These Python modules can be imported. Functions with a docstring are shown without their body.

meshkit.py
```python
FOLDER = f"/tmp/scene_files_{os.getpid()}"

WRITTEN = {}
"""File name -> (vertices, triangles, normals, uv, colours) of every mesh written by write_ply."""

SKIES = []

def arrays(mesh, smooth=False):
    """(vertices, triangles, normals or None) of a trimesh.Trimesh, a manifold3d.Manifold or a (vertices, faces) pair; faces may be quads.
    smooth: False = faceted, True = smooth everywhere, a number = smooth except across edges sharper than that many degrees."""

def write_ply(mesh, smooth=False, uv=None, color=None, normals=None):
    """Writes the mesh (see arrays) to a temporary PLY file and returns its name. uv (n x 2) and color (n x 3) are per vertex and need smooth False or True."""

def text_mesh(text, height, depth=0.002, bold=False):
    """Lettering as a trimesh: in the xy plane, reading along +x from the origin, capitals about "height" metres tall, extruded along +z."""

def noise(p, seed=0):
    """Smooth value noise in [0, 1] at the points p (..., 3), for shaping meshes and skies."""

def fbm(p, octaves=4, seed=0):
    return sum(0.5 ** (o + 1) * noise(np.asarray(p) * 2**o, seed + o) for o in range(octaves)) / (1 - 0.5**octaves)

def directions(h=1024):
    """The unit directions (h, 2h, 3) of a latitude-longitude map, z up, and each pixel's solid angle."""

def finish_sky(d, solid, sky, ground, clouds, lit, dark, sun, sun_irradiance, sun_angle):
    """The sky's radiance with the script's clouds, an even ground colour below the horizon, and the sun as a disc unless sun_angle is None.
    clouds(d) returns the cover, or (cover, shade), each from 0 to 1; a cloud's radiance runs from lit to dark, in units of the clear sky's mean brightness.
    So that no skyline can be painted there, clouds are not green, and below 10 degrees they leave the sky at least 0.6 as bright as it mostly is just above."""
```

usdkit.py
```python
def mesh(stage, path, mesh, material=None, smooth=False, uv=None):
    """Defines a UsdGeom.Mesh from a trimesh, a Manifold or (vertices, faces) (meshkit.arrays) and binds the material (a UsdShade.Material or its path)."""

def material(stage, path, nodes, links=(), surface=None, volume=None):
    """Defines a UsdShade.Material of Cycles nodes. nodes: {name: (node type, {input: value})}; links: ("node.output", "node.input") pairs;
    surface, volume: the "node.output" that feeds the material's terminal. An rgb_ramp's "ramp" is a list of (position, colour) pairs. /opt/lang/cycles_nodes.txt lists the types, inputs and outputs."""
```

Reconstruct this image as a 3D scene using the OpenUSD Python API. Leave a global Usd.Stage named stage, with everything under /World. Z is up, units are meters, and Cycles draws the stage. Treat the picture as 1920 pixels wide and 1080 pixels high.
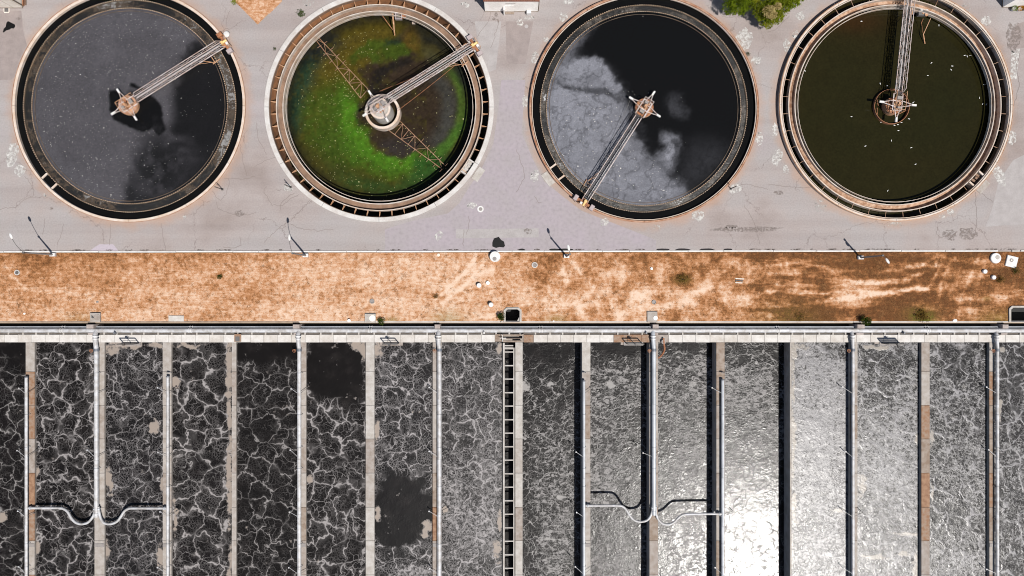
import math, random
import numpy as np, trimesh, usdkit, meshkit
from pxr import Usd, UsdGeom, UsdLux, UsdShade, Gf, Sdf, Vt
from scipy.ndimage import gaussian_filter, map_coordinates
from scipy.spatial import cKDTree
from PIL import Image, ImageDraw
from shapely.geometry import Polygon, Point, box as sbox
from shapely.ops import unary_union

PI = math.pi
rnd = random.Random(7)
rng = np.random.default_rng(11)

# ------------------------------------------------------------------ camera, sky, sun, exposure
stage = Usd.Stage.CreateInMemory()
UsdGeom.SetStageUpAxis(stage, UsdGeom.Tokens.z)
UsdGeom.SetStageMetersPerUnit(stage, 1.0)
UsdGeom.Xform.Define(stage, '/World')
UsdGeom.Scope.Define(stage, '/World/Looks')
CAM_H = 100.0                      # drone height in metres
PPM = 14.0                         # photograph pixels per metre on the ground
EXPOSURE = 0.60
cam = UsdGeom.Camera.Define(stage, '/World/camera')
cam.AddTranslateOp().Set(Gf.Vec3d(0, 0, CAM_H))
cam.CreateHorizontalApertureAttr(36.0)
cam.CreateVerticalApertureAttr(36.0 * 9 / 16)
cam.CreateFocalLengthAttr(36.0 * CAM_H * PPM / 1920.0)
cam.CreateClippingRangeAttr(Gf.Vec2f(1.0, 4000.0))
cam.CreateExposureAttr(EXPOSURE)

SUN = np.array([0.644, -0.765]) * 0.507                  # horizontal run of the sun ray per metre of height
SUN_EL = math.atan(1 / 0.507)
SUN_ROT = math.atan2(SUN[0], SUN[1])
usdkit.material(stage, '/World/Looks/sky', {
    's': ('sky_texture', dict(sky_type='single_scattering', sun_disc=False, sun_elevation=SUN_EL, sun_rotation=SUN_ROT)),
    'b': ('background_shader', dict(strength=0.05))}, [('s.color', 'b.color')], surface='b.background')
dome = UsdLux.DomeLight.Define(stage, '/World/sky')
dome.GetPrim().SetCustomDataByKey('kind', 'structure')
UsdShade.MaterialBindingAPI.Apply(dome.GetPrim()).Bind(UsdShade.Material.Get(stage, '/World/Looks/sky'))
sun = UsdLux.DistantLight.Define(stage, '/World/sun')
sun.CreateIntensityAttr(1.15); sun.CreateNormalizeAttr(True); sun.CreateAngleAttr(0.5)
sun.CreateColorAttr(Gf.Vec3f(1.0, 0.965, 0.91))
sd = np.array([SUN[0], SUN[1], 1.0]); sd /= np.linalg.norm(sd)
rm = Gf.Matrix4d(); rm.SetRotate(Gf.Rotation(Gf.Vec3d(0, 0, 1), Gf.Vec3d(*map(float, sd))))
sun.AddTransformOp().Set(rm)

def P(px, py, z=0.0):
    """World point at height z whose place in the photograph was read as (px, py)."""
    k = (CAM_H - z) / CAM_H / PPM
    return np.array([(px - 960) * k, (540 - py) * k, z])

# ------------------------------------------------------------------ materials
M = {}
def mat(name, nodes, links, surface='p.BSDF'):
    M[name] = usdkit.material(stage, '/World/Looks/' + name, nodes, links, surface=surface)
    return M[name]

def plain(name, col, rough=0.6, metal=0.0, var=0.18, scale=1.5, spec=0.5, col2=None, bump=0.0):
    """A colour with an uneven second tone (dirt, wear) from noise in world space."""
    c2 = col2 if col2 is not None else tuple(c * (1 - var) for c in col)
    n = {'g': ('geometry', {}),
         'n': ('noise_texture', dict(scale=scale, detail=6.0, roughness=0.65)),
         'r': ('rgb_ramp', dict(ramp=[(0.0, c2), (0.38, c2), (0.62, col), (1.0, col)])),
         'n2': ('noise_texture', dict(scale=scale * 9, detail=3.0, roughness=0.6)),
         'r2': ('rgb_ramp', dict(ramp=[(0.0, (0.72,) * 3), (0.5, (1,) * 3), (1.0, (1.15,) * 3)])),
         'm': ('mix_color', dict(blend_type='multiply', fac=1.0, use_clamp=False)),
         'p': ('principled_bsdf', dict(roughness=rough, metallic=metal, specular_ior_level=spec))}
    l = [('g.position', 'n.vector'), ('n.fac', 'r.fac'), ('g.position', 'n2.vector'), ('n2.fac', 'r2.fac'),
         ('r.color', 'm.a'), ('r2.color', 'm.b'), ('m.result', 'p.base_color')]
    if bump:
        n['b'] = ('bump', dict(strength=bump, distance=0.03)); l += [('n2.fac', 'b.height'), ('b.normal', 'p.normal')]
    return mat(name, n, l)

plain('concrete', (0.27, 0.24, 0.215), 0.85, scale=0.9, col2=(0.19, 0.16, 0.135), bump=0.3)
plain('concrete_pale', (0.34, 0.32, 0.30), 0.85, scale=1.1, col2=(0.26, 0.235, 0.21), bump=0.3)
plain('concrete_slab_a', (0.285, 0.26, 0.24), 0.85, scale=1.3, col2=(0.22, 0.19, 0.165))
plain('concrete_slab_b', (0.25, 0.22, 0.20), 0.85, scale=1.3, col2=(0.18, 0.145, 0.12))
plain('concrete_slab_c', (0.225, 0.185, 0.155), 0.85, scale=1.3, col2=(0.15, 0.105, 0.075))
plain('rust_slab', (0.215, 0.155, 0.115), 0.85, scale=2.0, col2=(0.17, 0.085, 0.042))
plain('rust_slab_bright', (0.23, 0.135, 0.08), 0.85, scale=2.0, col2=(0.15, 0.075, 0.04))
plain('rim_pale', (0.46, 0.40, 0.355), 0.8, scale=0.8, col2=(0.39, 0.29, 0.22))
plain('rim_rust', (0.34, 0.21, 0.145), 0.85, scale=0.9, col2=(0.23, 0.10, 0.05))
plain('rim_white', (0.42, 0.405, 0.39), 0.75, scale=0.7, col2=(0.34, 0.31, 0.29))
plain('slime_wall', (0.016, 0.014, 0.011), 0.5, scale=0.8, col2=(0.009, 0.009, 0.008))
plain('brown_wall', (0.10, 0.066, 0.04), 0.8, scale=0.8, col2=(0.035, 0.024, 0.016))
plain('orange_wall', (0.33, 0.145, 0.06), 0.85, scale=0.8, col2=(0.20, 0.085, 0.037))
plain('trough_beige', (0.19, 0.115, 0.075), 0.85, scale=1.0, col2=(0.12, 0.072, 0.047))
plain('trough_brown', (0.37, 0.245, 0.17), 0.85, scale=2.0, col2=(0.20, 0.10, 0.052))
plain('weir_metal', (0.45, 0.35, 0.26), 0.6, scale=1.5, col2=(0.28, 0.18, 0.11))
plain('weir_white', (0.42, 0.37, 0.33), 0.6, scale=1.0, col2=(0.33, 0.25, 0.19))
plain('rust', (0.27, 0.115, 0.05), 0.8, scale=2.2, col2=(0.15, 0.055, 0.025))
plain('rust_pale', (0.42, 0.25, 0.15), 0.8, scale=2.2, col2=(0.27, 0.13, 0.06))
plain('rust_arm', (0.27, 0.165, 0.105), 0.8, scale=2.2, col2=(0.16, 0.08, 0.04))
plain('bridge_paint', (0.43, 0.39, 0.385), 0.55, scale=1.5, col2=(0.28, 0.20, 0.165))
plain('bridge_deck', (0.075, 0.07, 0.072), 0.7, scale=2.0, col2=(0.04, 0.035, 0.035))
plain('white_paint', (0.52, 0.51, 0.505), 0.5, scale=1.2, col2=(0.43, 0.415, 0.40))
plain('pipe_white', (0.385, 0.385, 0.40), 0.5, scale=1.3, col2=(0.26, 0.245, 0.235))
plain('pipe_grey', (0.34, 0.355, 0.38), 0.4, scale=0.5, col2=(0.26, 0.27, 0.29))
plain('pipe_band', (0.10, 0.11, 0.13), 0.5)
plain('steel_dark', (0.030, 0.031, 0.034), 0.5, scale=2.0, col2=(0.05, 0.04, 0.034))
plain('lilac_box', (0.30, 0.25, 0.25), 0.7, scale=2.0)
plain('yellow_paint', (0.58, 0.38, 0.15), 0.5, scale=2.0)
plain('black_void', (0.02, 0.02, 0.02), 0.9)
plain('dark_iron', (0.085, 0.08, 0.078), 0.6, scale=3.0)
plain('lid_grey', (0.20, 0.18, 0.17), 0.7, scale=3.0)
plain('new_asphalt', (0.245, 0.213, 0.23), 0.95, scale=0.25, col2=(0.232, 0.207, 0.213), bump=0.3)
plain('lilac_asphalt', (0.30, 0.262, 0.29), 0.95, scale=0.6, col2=(0.30, 0.26, 0.29))
plain('dark_asphalt', (0.18, 0.15, 0.142), 0.95, scale=0.8, col2=(0.215, 0.18, 0.17))
plain('pale_asphalt', (0.27, 0.25, 0.245), 0.95, scale=0.8, col2=(0.235, 0.215, 0.21))
plain('tar', (0.005, 0.0048, 0.005), 0.5, spec=.15)
plain('crack_fill', (0.145, 0.115, 0.104), 0.95)
plain('wall_white', (0.78, 0.75, 0.72), 0.8, scale=0.5, col2=(0.68, 0.64, 0.60))
plain('wall_cream', (0.62, 0.57, 0.51), 0.8, scale=0.5, col2=(0.52, 0.46, 0.40))
plain('roof_tile', (0.16, 0.048, 0.028), 0.8, scale=2.0, col2=(0.10, 0.035, 0.02))
plain('roof_flat', (0.30, 0.28, 0.26), 0.9, scale=0.6)
plain('bark', (0.11, 0.08, 0.055), 0.9, scale=3.0)
plain('gull_white', (0.80, 0.79, 0.77), 0.6)
plain('gull_grey', (0.42, 0.43, 0.45), 0.6)
plain('fleck_white', (0.55, 0.53, 0.50), 0.7, scale=0.8, col2=(0.30, 0.28, 0.26))
plain('fleck_yellow', (0.42, 0.40, 0.22), 0.7, scale=0.8, col2=(0.26, 0.24, 0.08))
plain('terracotta', (0.42, 0.17, 0.07), 0.8)
plain('far_ground', (0.30, 0.22, 0.15), 0.95, scale=0.1, col2=(0.22, 0.17, 0.12))

def worn_paint(name, col, thr=0.47):
    mat(name, {'g': ('geometry', {}), 'n': ('noise_texture', dict(scale=2.6, detail=6.0, roughness=0.7)),
        'r': ('map_range', dict(range_type='smoothstep', from_min=thr - 0.10, from_max=thr + 0.12, to_min=0.0, to_max=1.0, clamp=True)),
        'n2': ('noise_texture', dict(scale=9.0, detail=3.0)),
        'r2': ('rgb_ramp', dict(ramp=[(0.3, tuple(c * 0.8 for c in col)), (0.7, col)])),
        'p': ('principled_bsdf', dict(roughness=0.85)), 't': ('transparent_bsdf', {}), 'x': ('mix_closure', {})},
        [('g.position', 'n.vector'), ('n.fac', 'r.value'), ('g.position', 'n2.vector'), ('n2.fac', 'r2.fac'), ('r2.color', 'p.base_color'),
         ('r.result', 'x.fac'), ('t.BSDF', 'x.closure1'), ('p.BSDF', 'x.closure2')], surface='x.closure')
worn_paint('paint_worn', (0.43, 0.415, 0.395), 0.48)
worn_paint('paint_faint', (0.37, 0.35, 0.33), 0.55)
worn_paint('stain_worn', (0.165, 0.135, 0.122), 0.52)
worn_paint('kerb_dirt', (0.06, 0.045, 0.04), 0.50)

def leaf_mat(name, cols, trans=0.35):
    k = len(cols)
    mat(name, {'g': ('geometry', {}), 'n': ('noise_texture', dict(scale=0.9, detail=3.0)),
        'a': ('math', dict(math_type='multiply_add', value2=0.45, value3=0.0)), 'b': ('math', dict(math_type='multiply_add', value2=0.75)),
        'r': ('rgb_ramp', dict(ramp=[(0.15 + 0.7 * i / (k - 1), c) for i, c in enumerate(cols)])),
        'd': ('diffuse_bsdf', {}), 't': ('translucent_bsdf', {}), 'x': ('mix_closure', dict(fac=trans))},
        [('g.random_per_island', 'a.value1'), ('n.fac', 'b.value1'), ('a.value', 'b.value3'), ('g.position', 'n.vector'), ('b.value', 'r.fac'),
         ('r.color', 'd.color'), ('r.color', 't.color'), ('d.BSDF', 'x.closure1'), ('t.BSDF', 'x.closure2')], surface='x.closure')
leaf_mat('leaf_tree', [(0.05, 0.065, 0.006), (0.13, 0.18, 0.012), (0.27, 0.29, 0.018), (0.34, 0.27, 0.03)])
leaf_mat('leaf_tree_rusty', [(0.05, 0.06, 0.007), (0.14, 0.17, 0.012), (0.28, 0.26, 0.022), (0.34, 0.20, 0.045)])
leaf_mat('leaf_dead', [(0.30, 0.22, 0.08), (0.46, 0.38, 0.17), (0.55, 0.47, 0.25)])
leaf_mat('leaf_bush', [(0.018, 0.03, 0.006), (0.035, 0.06, 0.008), (0.08, 0.10, 0.012), (0.16, 0.12, 0.02)])
leaf_mat('leaf_dry', [(0.10, 0.055, 0.015), (0.16, 0.10, 0.025), (0.10, 0.10, 0.02)])
leaf_mat('leaf_orange', [(0.20, 0.14, 0.01), (0.45, 0.20, 0.02), (0.55, 0.22, 0.03)])
leaf_mat('straw', [(0.13, 0.058, 0.022), (0.28, 0.145, 0.065), (0.46, 0.28, 0.15)], 0.2)

def attr_mat(name, rough=0.9, grain=0.25, gscale=6.0, bump=0.4, spec=0.4, rough_attr=False, bscale=None):
    """Colour from the mesh's own per-vertex colouring (what lies there), with grain on top."""
    n = {'c': ('attribute', dict(attribute='tint')), 'g': ('geometry', {}),
         'n': ('noise_texture', dict(scale=gscale, detail=6.0, roughness=0.7)),
         'r': ('rgb_ramp', dict(ramp=[(0.25, (1 - grain,) * 3), (0.5, (1, 1, 1)), (0.75, (1 + grain,) * 3)])),
         'm': ('mix_color', dict(blend_type='multiply', fac=1.0, use_clamp=False)),
         'nb': ('noise_texture', dict(scale=bscale or gscale, detail=5.0, roughness=0.6)),
         'b': ('bump', dict(strength=bump, distance=0.05)),
         'p': ('principled_bsdf', dict(roughness=rough, specular_ior_level=spec))}
    l = [('g.position', 'n.vector'), ('n.fac', 'r.fac'), ('c.color', 'm.a'), ('r.color', 'm.b'), ('m.result', 'p.base_color'),
         ('g.position', 'nb.vector'), ('nb.fac', 'b.height'), ('b.normal', 'p.normal')]
    return mat(name, n, l)
RAMP = np.array([[0.0, 0.075, 0.03, 0.010], [0.22, 0.15, 0.060, 0.020], [0.42, 0.265, 0.118, 0.048], [0.60, 0.345, 0.18, 0.096], [0.80, 0.425, 0.28, 0.19], [1.0, 0.48, 0.36, 0.275]])
mat('dry_grass', {'v': ('attribute', dict(attribute='dry')), 'w': ('attribute', dict(attribute='weeds')), 'g': ('geometry', {}),
    'n': ('noise_texture', dict(scale=1.7, detail=9.0, roughness=0.72, distortion=0.4)), 'na': ('math', dict(math_type='multiply_add', value2=1.5, value3=-.75)), 'nb': ('noise_texture', dict(scale=13.0, detail=4.0, roughness=0.75)), 'nba': ('math', dict(math_type='multiply_add', value2=1.0, value3=-.5)),
    'mp': ('mapping', dict(scale=(0.35, 2.6, 1.0), rotation=(0, 0, 0.12))), 'nc': ('noise_texture', dict(scale=1.5, detail=7.0, roughness=0.7)), 'nca': ('math', dict(math_type='multiply_add', value2=.8, value3=-.4)),
    'a1': ('math', dict(math_type='add')), 'a2': ('math', dict(math_type='add')), 'a3': ('math', dict(math_type='add')),
    'r': ('rgb_ramp', dict(ramp=[(p, (a_, b_, c_)) for p, a_, b_, c_ in RAMP])), 'm': ('mix_color', dict(blend_type='mix', b=(.085, .085, .012))),
    'b': ('bump', dict(strength=.6, distance=.05)), 'p': ('principled_bsdf', dict(roughness=.95, specular_ior_level=.2))},
    [('g.position', 'n.vector'), ('g.position', 'nb.vector'), ('g.position', 'mp.vector'), ('mp.vector', 'nc.vector'), ('n.fac', 'na.value1'), ('nb.fac', 'nba.value1'), ('nc.fac', 'nca.value1'), ('na.value', 'a1.value1'), ('nba.value', 'a1.value2'),
     ('a1.value', 'a2.value1'), ('nca.value', 'a2.value2'), ('a2.value', 'a3.value1'), ('v.fac', 'a3.value2'), ('a3.value', 'r.fac'), ('r.color', 'm.a'), ('w.fac', 'm.fac'), ('m.result', 'p.base_color'), ('nb.fac', 'b.height'), ('b.normal', 'p.normal')])
attr_mat('scum_water', 0.16, grain=0.34, gscale=6.0, bump=0.03, spec=0.12, bscale=2.0)
attr_mat('green_water', 0.14, grain=0.30, gscale=4.0, bump=0.02, spec=0.10, bscale=1.0)

# ------------------------------------------------------------------ object helpers
taken = {}
GROUPS = dict(settling_tank='round settling tanks', tank_bridge='bridges over the round tanks', basin_wall='walls between the basins', air_pipe='air pipes along the basin walls', swan_neck_pipe='swan neck pipes over the basins',
              pipe_pier='stone piers under the header pipes', gate_frame='steel gate frames on the walkway', street_lamp='street lamps along the kerb', manhole='manholes', landing_slab='landing slabs outside the tanks', scraper_arm='scraper arms in the green tank',
              marker_post='black posts outside the tanks', building='buildings at the top edge', tree='trees at the top edge', bush='weeds and bushes', vent_riser='small round risers in the grass', valve_chamber='concrete chambers by the trench', open_pit='open pits by the trench', flower_pot='flower pots', cable='cables on the bridges', stone='stones in the grass', end_wall='outer walls of the basins')
def numbered(parent, name):
    k = (parent, name); i = taken.get(k, 0); taken[k] = i + 1
    return f'{parent}/{name}' if i == 0 else f'{parent}/{name}_{i:03d}'
def path_of(parent): return '/World' if parent is None else str(parent.GetPath())
def tag(p, label=None, cat=None, group=None, kind=None):
    for k, v in (('label', label), ('category', cat), ('group', group), ('kind', kind)):
        if v: p.SetCustomDataByKey(k, v)
    return p
def thing(name, label, cat, loc=(0, 0, 0), rz=0.0, group=None, kind=None):
    x = UsdGeom.Xform.Define(stage, numbered('/World', name))
    x.AddTranslateOp().Set(Gf.Vec3d(*map(float, loc)))
    if rz: x.AddRotateZOp().Set(math.degrees(rz))
    return tag(x.GetPrim(), label, cat, group or GROUPS.get(name), kind)
def obj(name, mesh, m, parent=None, smooth=False, tint=None, kind=None, label=None, cat=None, group=None, extra=None):
    if isinstance(mesh, MB): mesh = mesh.mesh()
    pr = usdkit.mesh(stage, numbered(path_of(parent), name), mesh, M[m] if isinstance(m, str) else m, smooth=(smooth is not False and smooth is not None) if (tint is not None or extra) else smooth)
    for nm, arr, ty in ([('tint', tint, 'c')] if tint is not None else []) + (extra or []):
        api = UsdGeom.PrimvarsAPI(pr)
        if ty == 'c': api.CreatePrimvar(nm, Sdf.ValueTypeNames.Color3fArray, 'vertex').Set(Vt.Vec3fArray.FromNumpy(np.asarray(arr, np.float32)))
        else: api.CreatePrimvar(nm, Sdf.ValueTypeNames.FloatArray, 'vertex').Set(Vt.FloatArray.FromNumpy(np.asarray(arr, np.float32)))
    return tag(pr.GetPrim(), label, cat, group, kind)
def copy_of(src, loc, rz=0.0, label=None, group=None):
    was = src.GetCustomData(); nm = src.GetName()
    base = nm[:-4] if nm[-4:-3] == '_' and nm[-3:].isdigit() else nm
    t = thing(base, label or was['label'], was['category'], loc, rz, group or was.get('group'))
    t.GetReferences().AddInternalReference(src.GetPath()); t.SetInstanceable(True)
    return t

class MB:
    """Collects boxes, bars, tubes and turned shapes into one mesh."""
    def __init__(s): s.v = []; s.f = []; s.n = 0
    def add(s, v, f):
        v = np.asarray(v, float); f = np.asarray(f, int)
        if f.shape[1] == 4: f = np.vstack([f[:, [0, 1, 2]], f[:, [0, 2, 3]]])
        s.v.append(v); s.f.append(f + s.n); s.n += len(v); return s
    def mesh(s): return trimesh.Trimesh(np.vstack(s.v), np.vstack(s.f), process=False)
    def box(s, x0, x1, y0, y1, z0, z1, ch=0.0):
        """Axis-aligned box, its top edges chamfered by ch."""
        if ch <= 0:
            v = [(x, y, z) for z in (z0, z1) for x, y in ((x0, y0), (x1, y0), (x1, y1), (x0, y1))]
            return s.add(v, [(3, 2, 1, 0), (4, 5, 6, 7), (0, 1, 5, 4), (1, 2, 6, 5), (2, 3, 7, 6), (3, 0, 4, 7)])
        v = [(x, y, z0) for x, y in ((x0, y0), (x1, y0), (x1, y1), (x0, y1))] + [(x, y, z1 - ch) for x, y in ((x0, y0), (x1, y0), (x1, y1), (x0, y1))] + \
            [(x, y, z1) for x, y in ((x0 + ch, y0 + ch), (x1 - ch, y0 + ch), (x1 - ch, y1 - ch), (x0 + ch, y1 - ch))]
        f = [(3, 2, 1, 0), (8, 9, 10, 11)]
        for a in (0, 4):
            f += [(a + i, a + (i + 1) % 4, a + 4 + (i + 1) % 4, a + 4 + i) for i in range(4)]
        return s.add(v, f)
    def bar(s, a, b, w, h=None):
        """A straight bar of rectangular section from a to b."""
        a = np.asarray(a, float); b = np.asarray(b, float); h = h or w
        d = b - a; L = np.linalg.norm(d); d /= L
        u = np.cross(d, (0, 0, 1.0)); u = np.array([1.0, 0, 0]) if np.linalg.norm(u) < 1e-5 else u / np.linalg.norm(u)
        w2 = np.cross(u, d)
        v = [p + u * i * w / 2 + w2 * j * h / 2 for p in (a, b) for i, j in ((-1, -1), (1, -1), (1, 1), (-1, 1))]
        return s.add(v, [(3, 2, 1, 0), (4, 5, 6, 7), (0, 1, 5, 4), (1, 2, 6, 5), (2, 3, 7, 6), (3, 0, 4, 7)])
    def tube(s, pts, r, n=10, cap=True):
        p = np.asarray(pts, float); k = len(p); r = np.broadcast_to(r, (k,))
        t = np.gradient(p, axis=0); t /= np.linalg.norm(t, axis=1, keepdims=True)
        up = np.array([0, 0, 1.0]) if abs(t[:, 2]).max() < 0.9 else np.array([0.3, 1.0, 0.1])
        a = np.cross(t, up); a /= np.linalg.norm(a, axis=1, keepdims=True); b = np.cross(a, t)
        an = np.arange(n) * 2 * PI / n
        v = p[:, None] + r[:, None, None] * (np.cos(an)[None, :, None] * a[:, None] + np.sin(an)[None, :, None] * b[:, None])
        f = [(i * n + j, i * n + (j + 1) % n, (i + 1) * n + (j + 1) % n, (i + 1) * n + j) for i in range(k - 1) for j in range(n)]
        s.add(v.reshape(-1, 3), np.array(f)[:, ::-1] if False else f)
        if cap:
            for q, e in ((0, 0), (k - 1, 1)):
                c = np.vstack([v[q], p[q]]); s.add(c, [((j + 1) % n, j, n) if not e else (j, (j + 1) % n, n) for j in range(n)])
        return s
    def lathe(s, prof, n=96, c=(0, 0), a0=0.0, a1=2 * PI, closed=True):
        """Turns the profile [(r, z), ...] about the vertical through c."""
        full = abs(a1 - a0 - 2 * PI) < 1e-6
        an = a0 + (a1 - a0) * np.arange(n + (0 if full else 1)) / n
        m = len(prof); pr = np.array(prof, float)
        v = np.stack([c[0] + np.cos(an)[:, None] * pr[None, :, 0], c[1] + np.sin(an)[:, None] * pr[None, :, 0], np.broadcast_to(pr[:, 1], (len(an), m))], -1).reshape(-1, 3)
        f = []
        for i in range(n):
            k = (i + 1) % len(an)
            for j in range(m if closed else m - 1):
                q = (j + 1) % m
                f.append((i * m + j, k * m + j, k * m + q, i * m + q))
        s.add(v, f)
        if not full and closed:
            for base, rev in ((0, False), (n * m, True)):
                idx = [(base, base + j, base + j + 1) for j in range(1, m - 1)]
                s.f.append(np.array([t[::-1] if rev else t for t in idx]) + s.n - len(v))
        return s
    def prism(s, pts, z0, z1):
        """An upright prism over the outline pts (x, y)."""
        poly = Polygon(pts).buffer(0)
        for g in getattr(poly, 'geoms', [poly]):
            m = trimesh.creation.extrude_polygon(g, z1 - z0, engine='earcut'); m.apply_translation((0, 0, z0)); s.add(m.vertices, m.faces)
        return s
    def xf(s, fn):
        s.v = [fn(v) for v in s.v]; return s

def flat(poly, z):
    """A horizontal sheet over a shapely polygon (with holes)."""
    vs, fs, n = [], [], 0
    for g in getattr(poly, 'geoms', [poly]):
        v, f = trimesh.creation.triangulate_polygon(g, engine='earcut')
        vs.append(np.column_stack([v, np.full(len(v), z)])); fs.append(np.asarray(f) + n); n += len(v)
    v, f = np.vstack(vs), np.vstack(fs)
    a, b, c = v[f[:, 0]], v[f[:, 1]], v[f[:, 2]]
    flip = np.cross(b - a, c - a)[:, 2] < 0
    f[flip] = f[flip][:, ::-1]
    return trimesh.Trimesh(v, f, process=False)

def pxpoly(pts, z=0.0): return [tuple(P(x, y, z)[:2]) for x, y in pts]
def fbm2(x, y, s, o=4, seed=0): return meshkit.fbm(np.stack([x * s, y * s, np.full(np.shape(x), 0.37)], -1), o, seed)
def blob(cx, cy, rx, ry, seed, rough=0.35, n=40, rot=0.0):
    """A ragged closed outline round (cx, cy), world metres."""
    a = np.arange(n) * 2 * PI / n
    k = 1 + rough * 2 * (fbm2(np.cos(a) * 1.3 + seed * 3.1, np.sin(a) * 1.3, 1.6, 3, seed) - 0.5)
    x, y = np.cos(a) * rx * k, np.sin(a) * ry * k
    return list(zip(cx + x * math.cos(rot) - y * math.sin(rot), cy + x * math.sin(rot) + y * math.cos(rot)))
def grid(x0, x1, y0, y1, step):
    nx, ny = max(2, int(round((x1 - x0) / step)) + 1), max(2, int(round((y1 - y0) / step)) + 1)
    X, Y = np.meshgrid(np.linspace(x0, x1, nx), np.linspace(y0, y1, ny))
    i = np.arange(nx * ny).reshape(ny, nx)
    q = np.stack([i[:-1, :-1], i[:-1, 1:], i[1:, 1:], i[1:, :-1]], -1).reshape(-1, 4)
    return X.ravel(), Y.ravel(), q

# ------------------------------------------------------------------ tank data (photo pixels)
#       centre px   rim r  rimz  launder outer/inner r, z   water z
TANKS = [dict(c=(241.0, 197.5), R=218.5, rz=0.40, Lo=199.5, Li=183.0, lz=0.08, wz=0.00),
         dict(c=(710.5, 200.5), R=215.5, rz=0.45, Lo=194.0, Li=180.0, lz=0.15, wz=-3.60),
         dict(c=(1208.0, 202.0), R=214.5, rz=0.70, Lo=194.5, Li=181.6, lz=0.25, wz=0.17),
         dict(c=(1680.5, 195.5), R=218.5, rz=0.75, Lo=200.0, Li=186.5, lz=0.40, wz=-0.90)]
for t in TANKS:
    p = P(*t['c'], t['rz']); t['C'] = p[:2]
    t['Rm'] = t['R'] / PPM * (CAM_H - t['rz']) / CAM_H
    t['Lom'] = t['Lo'] / PPM * (CAM_H - t['lz']) / CAM_H
    t['Lim'] = t['Li'] / PPM * (CAM_H - t['lz']) / CAM_H

# ------------------------------------------------------------------ the ground
BX0, BX1 = P(-85, 0)[0], P(2000, 0)[0]             # aeration basins, west and east
TY1, TY0 = P(0, 606.0)[1], P(0, 626)[1]            # pipe trench
PY1, PY0 = P(0, 626)[1], P(0, 642)[1]              # walkway along the basins
BY0 = P(0, 1170)[1]
def kerb_y(px): return 473.2 - 1.9 * px / 1920
holes = [Point(*t['C']).buffer(t['Rm'] - 0.05, 64) for t in TANKS]
chambers = [sbox(*P(946, 604)[:2], *P(975.5, 578.5)[:2]), sbox(*P(1893, 604)[:2], *P(1990, 576)[:2])]
wedge = Polygon(pxpoly([(424, -8), (447, 9), (483, 46.5), (528, 3), (533, -8)]))
W = 500.0
north = Polygon([(-W, P(0, kerb_y(-6000))[1] if False else P(0, 473)[1]), *[tuple(P(x, kerb_y(x))[:2]) for x in range(-200, 2200, 100)], (W, P(0, 471.4)[1]), (W, W), (-W, W)])
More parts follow.
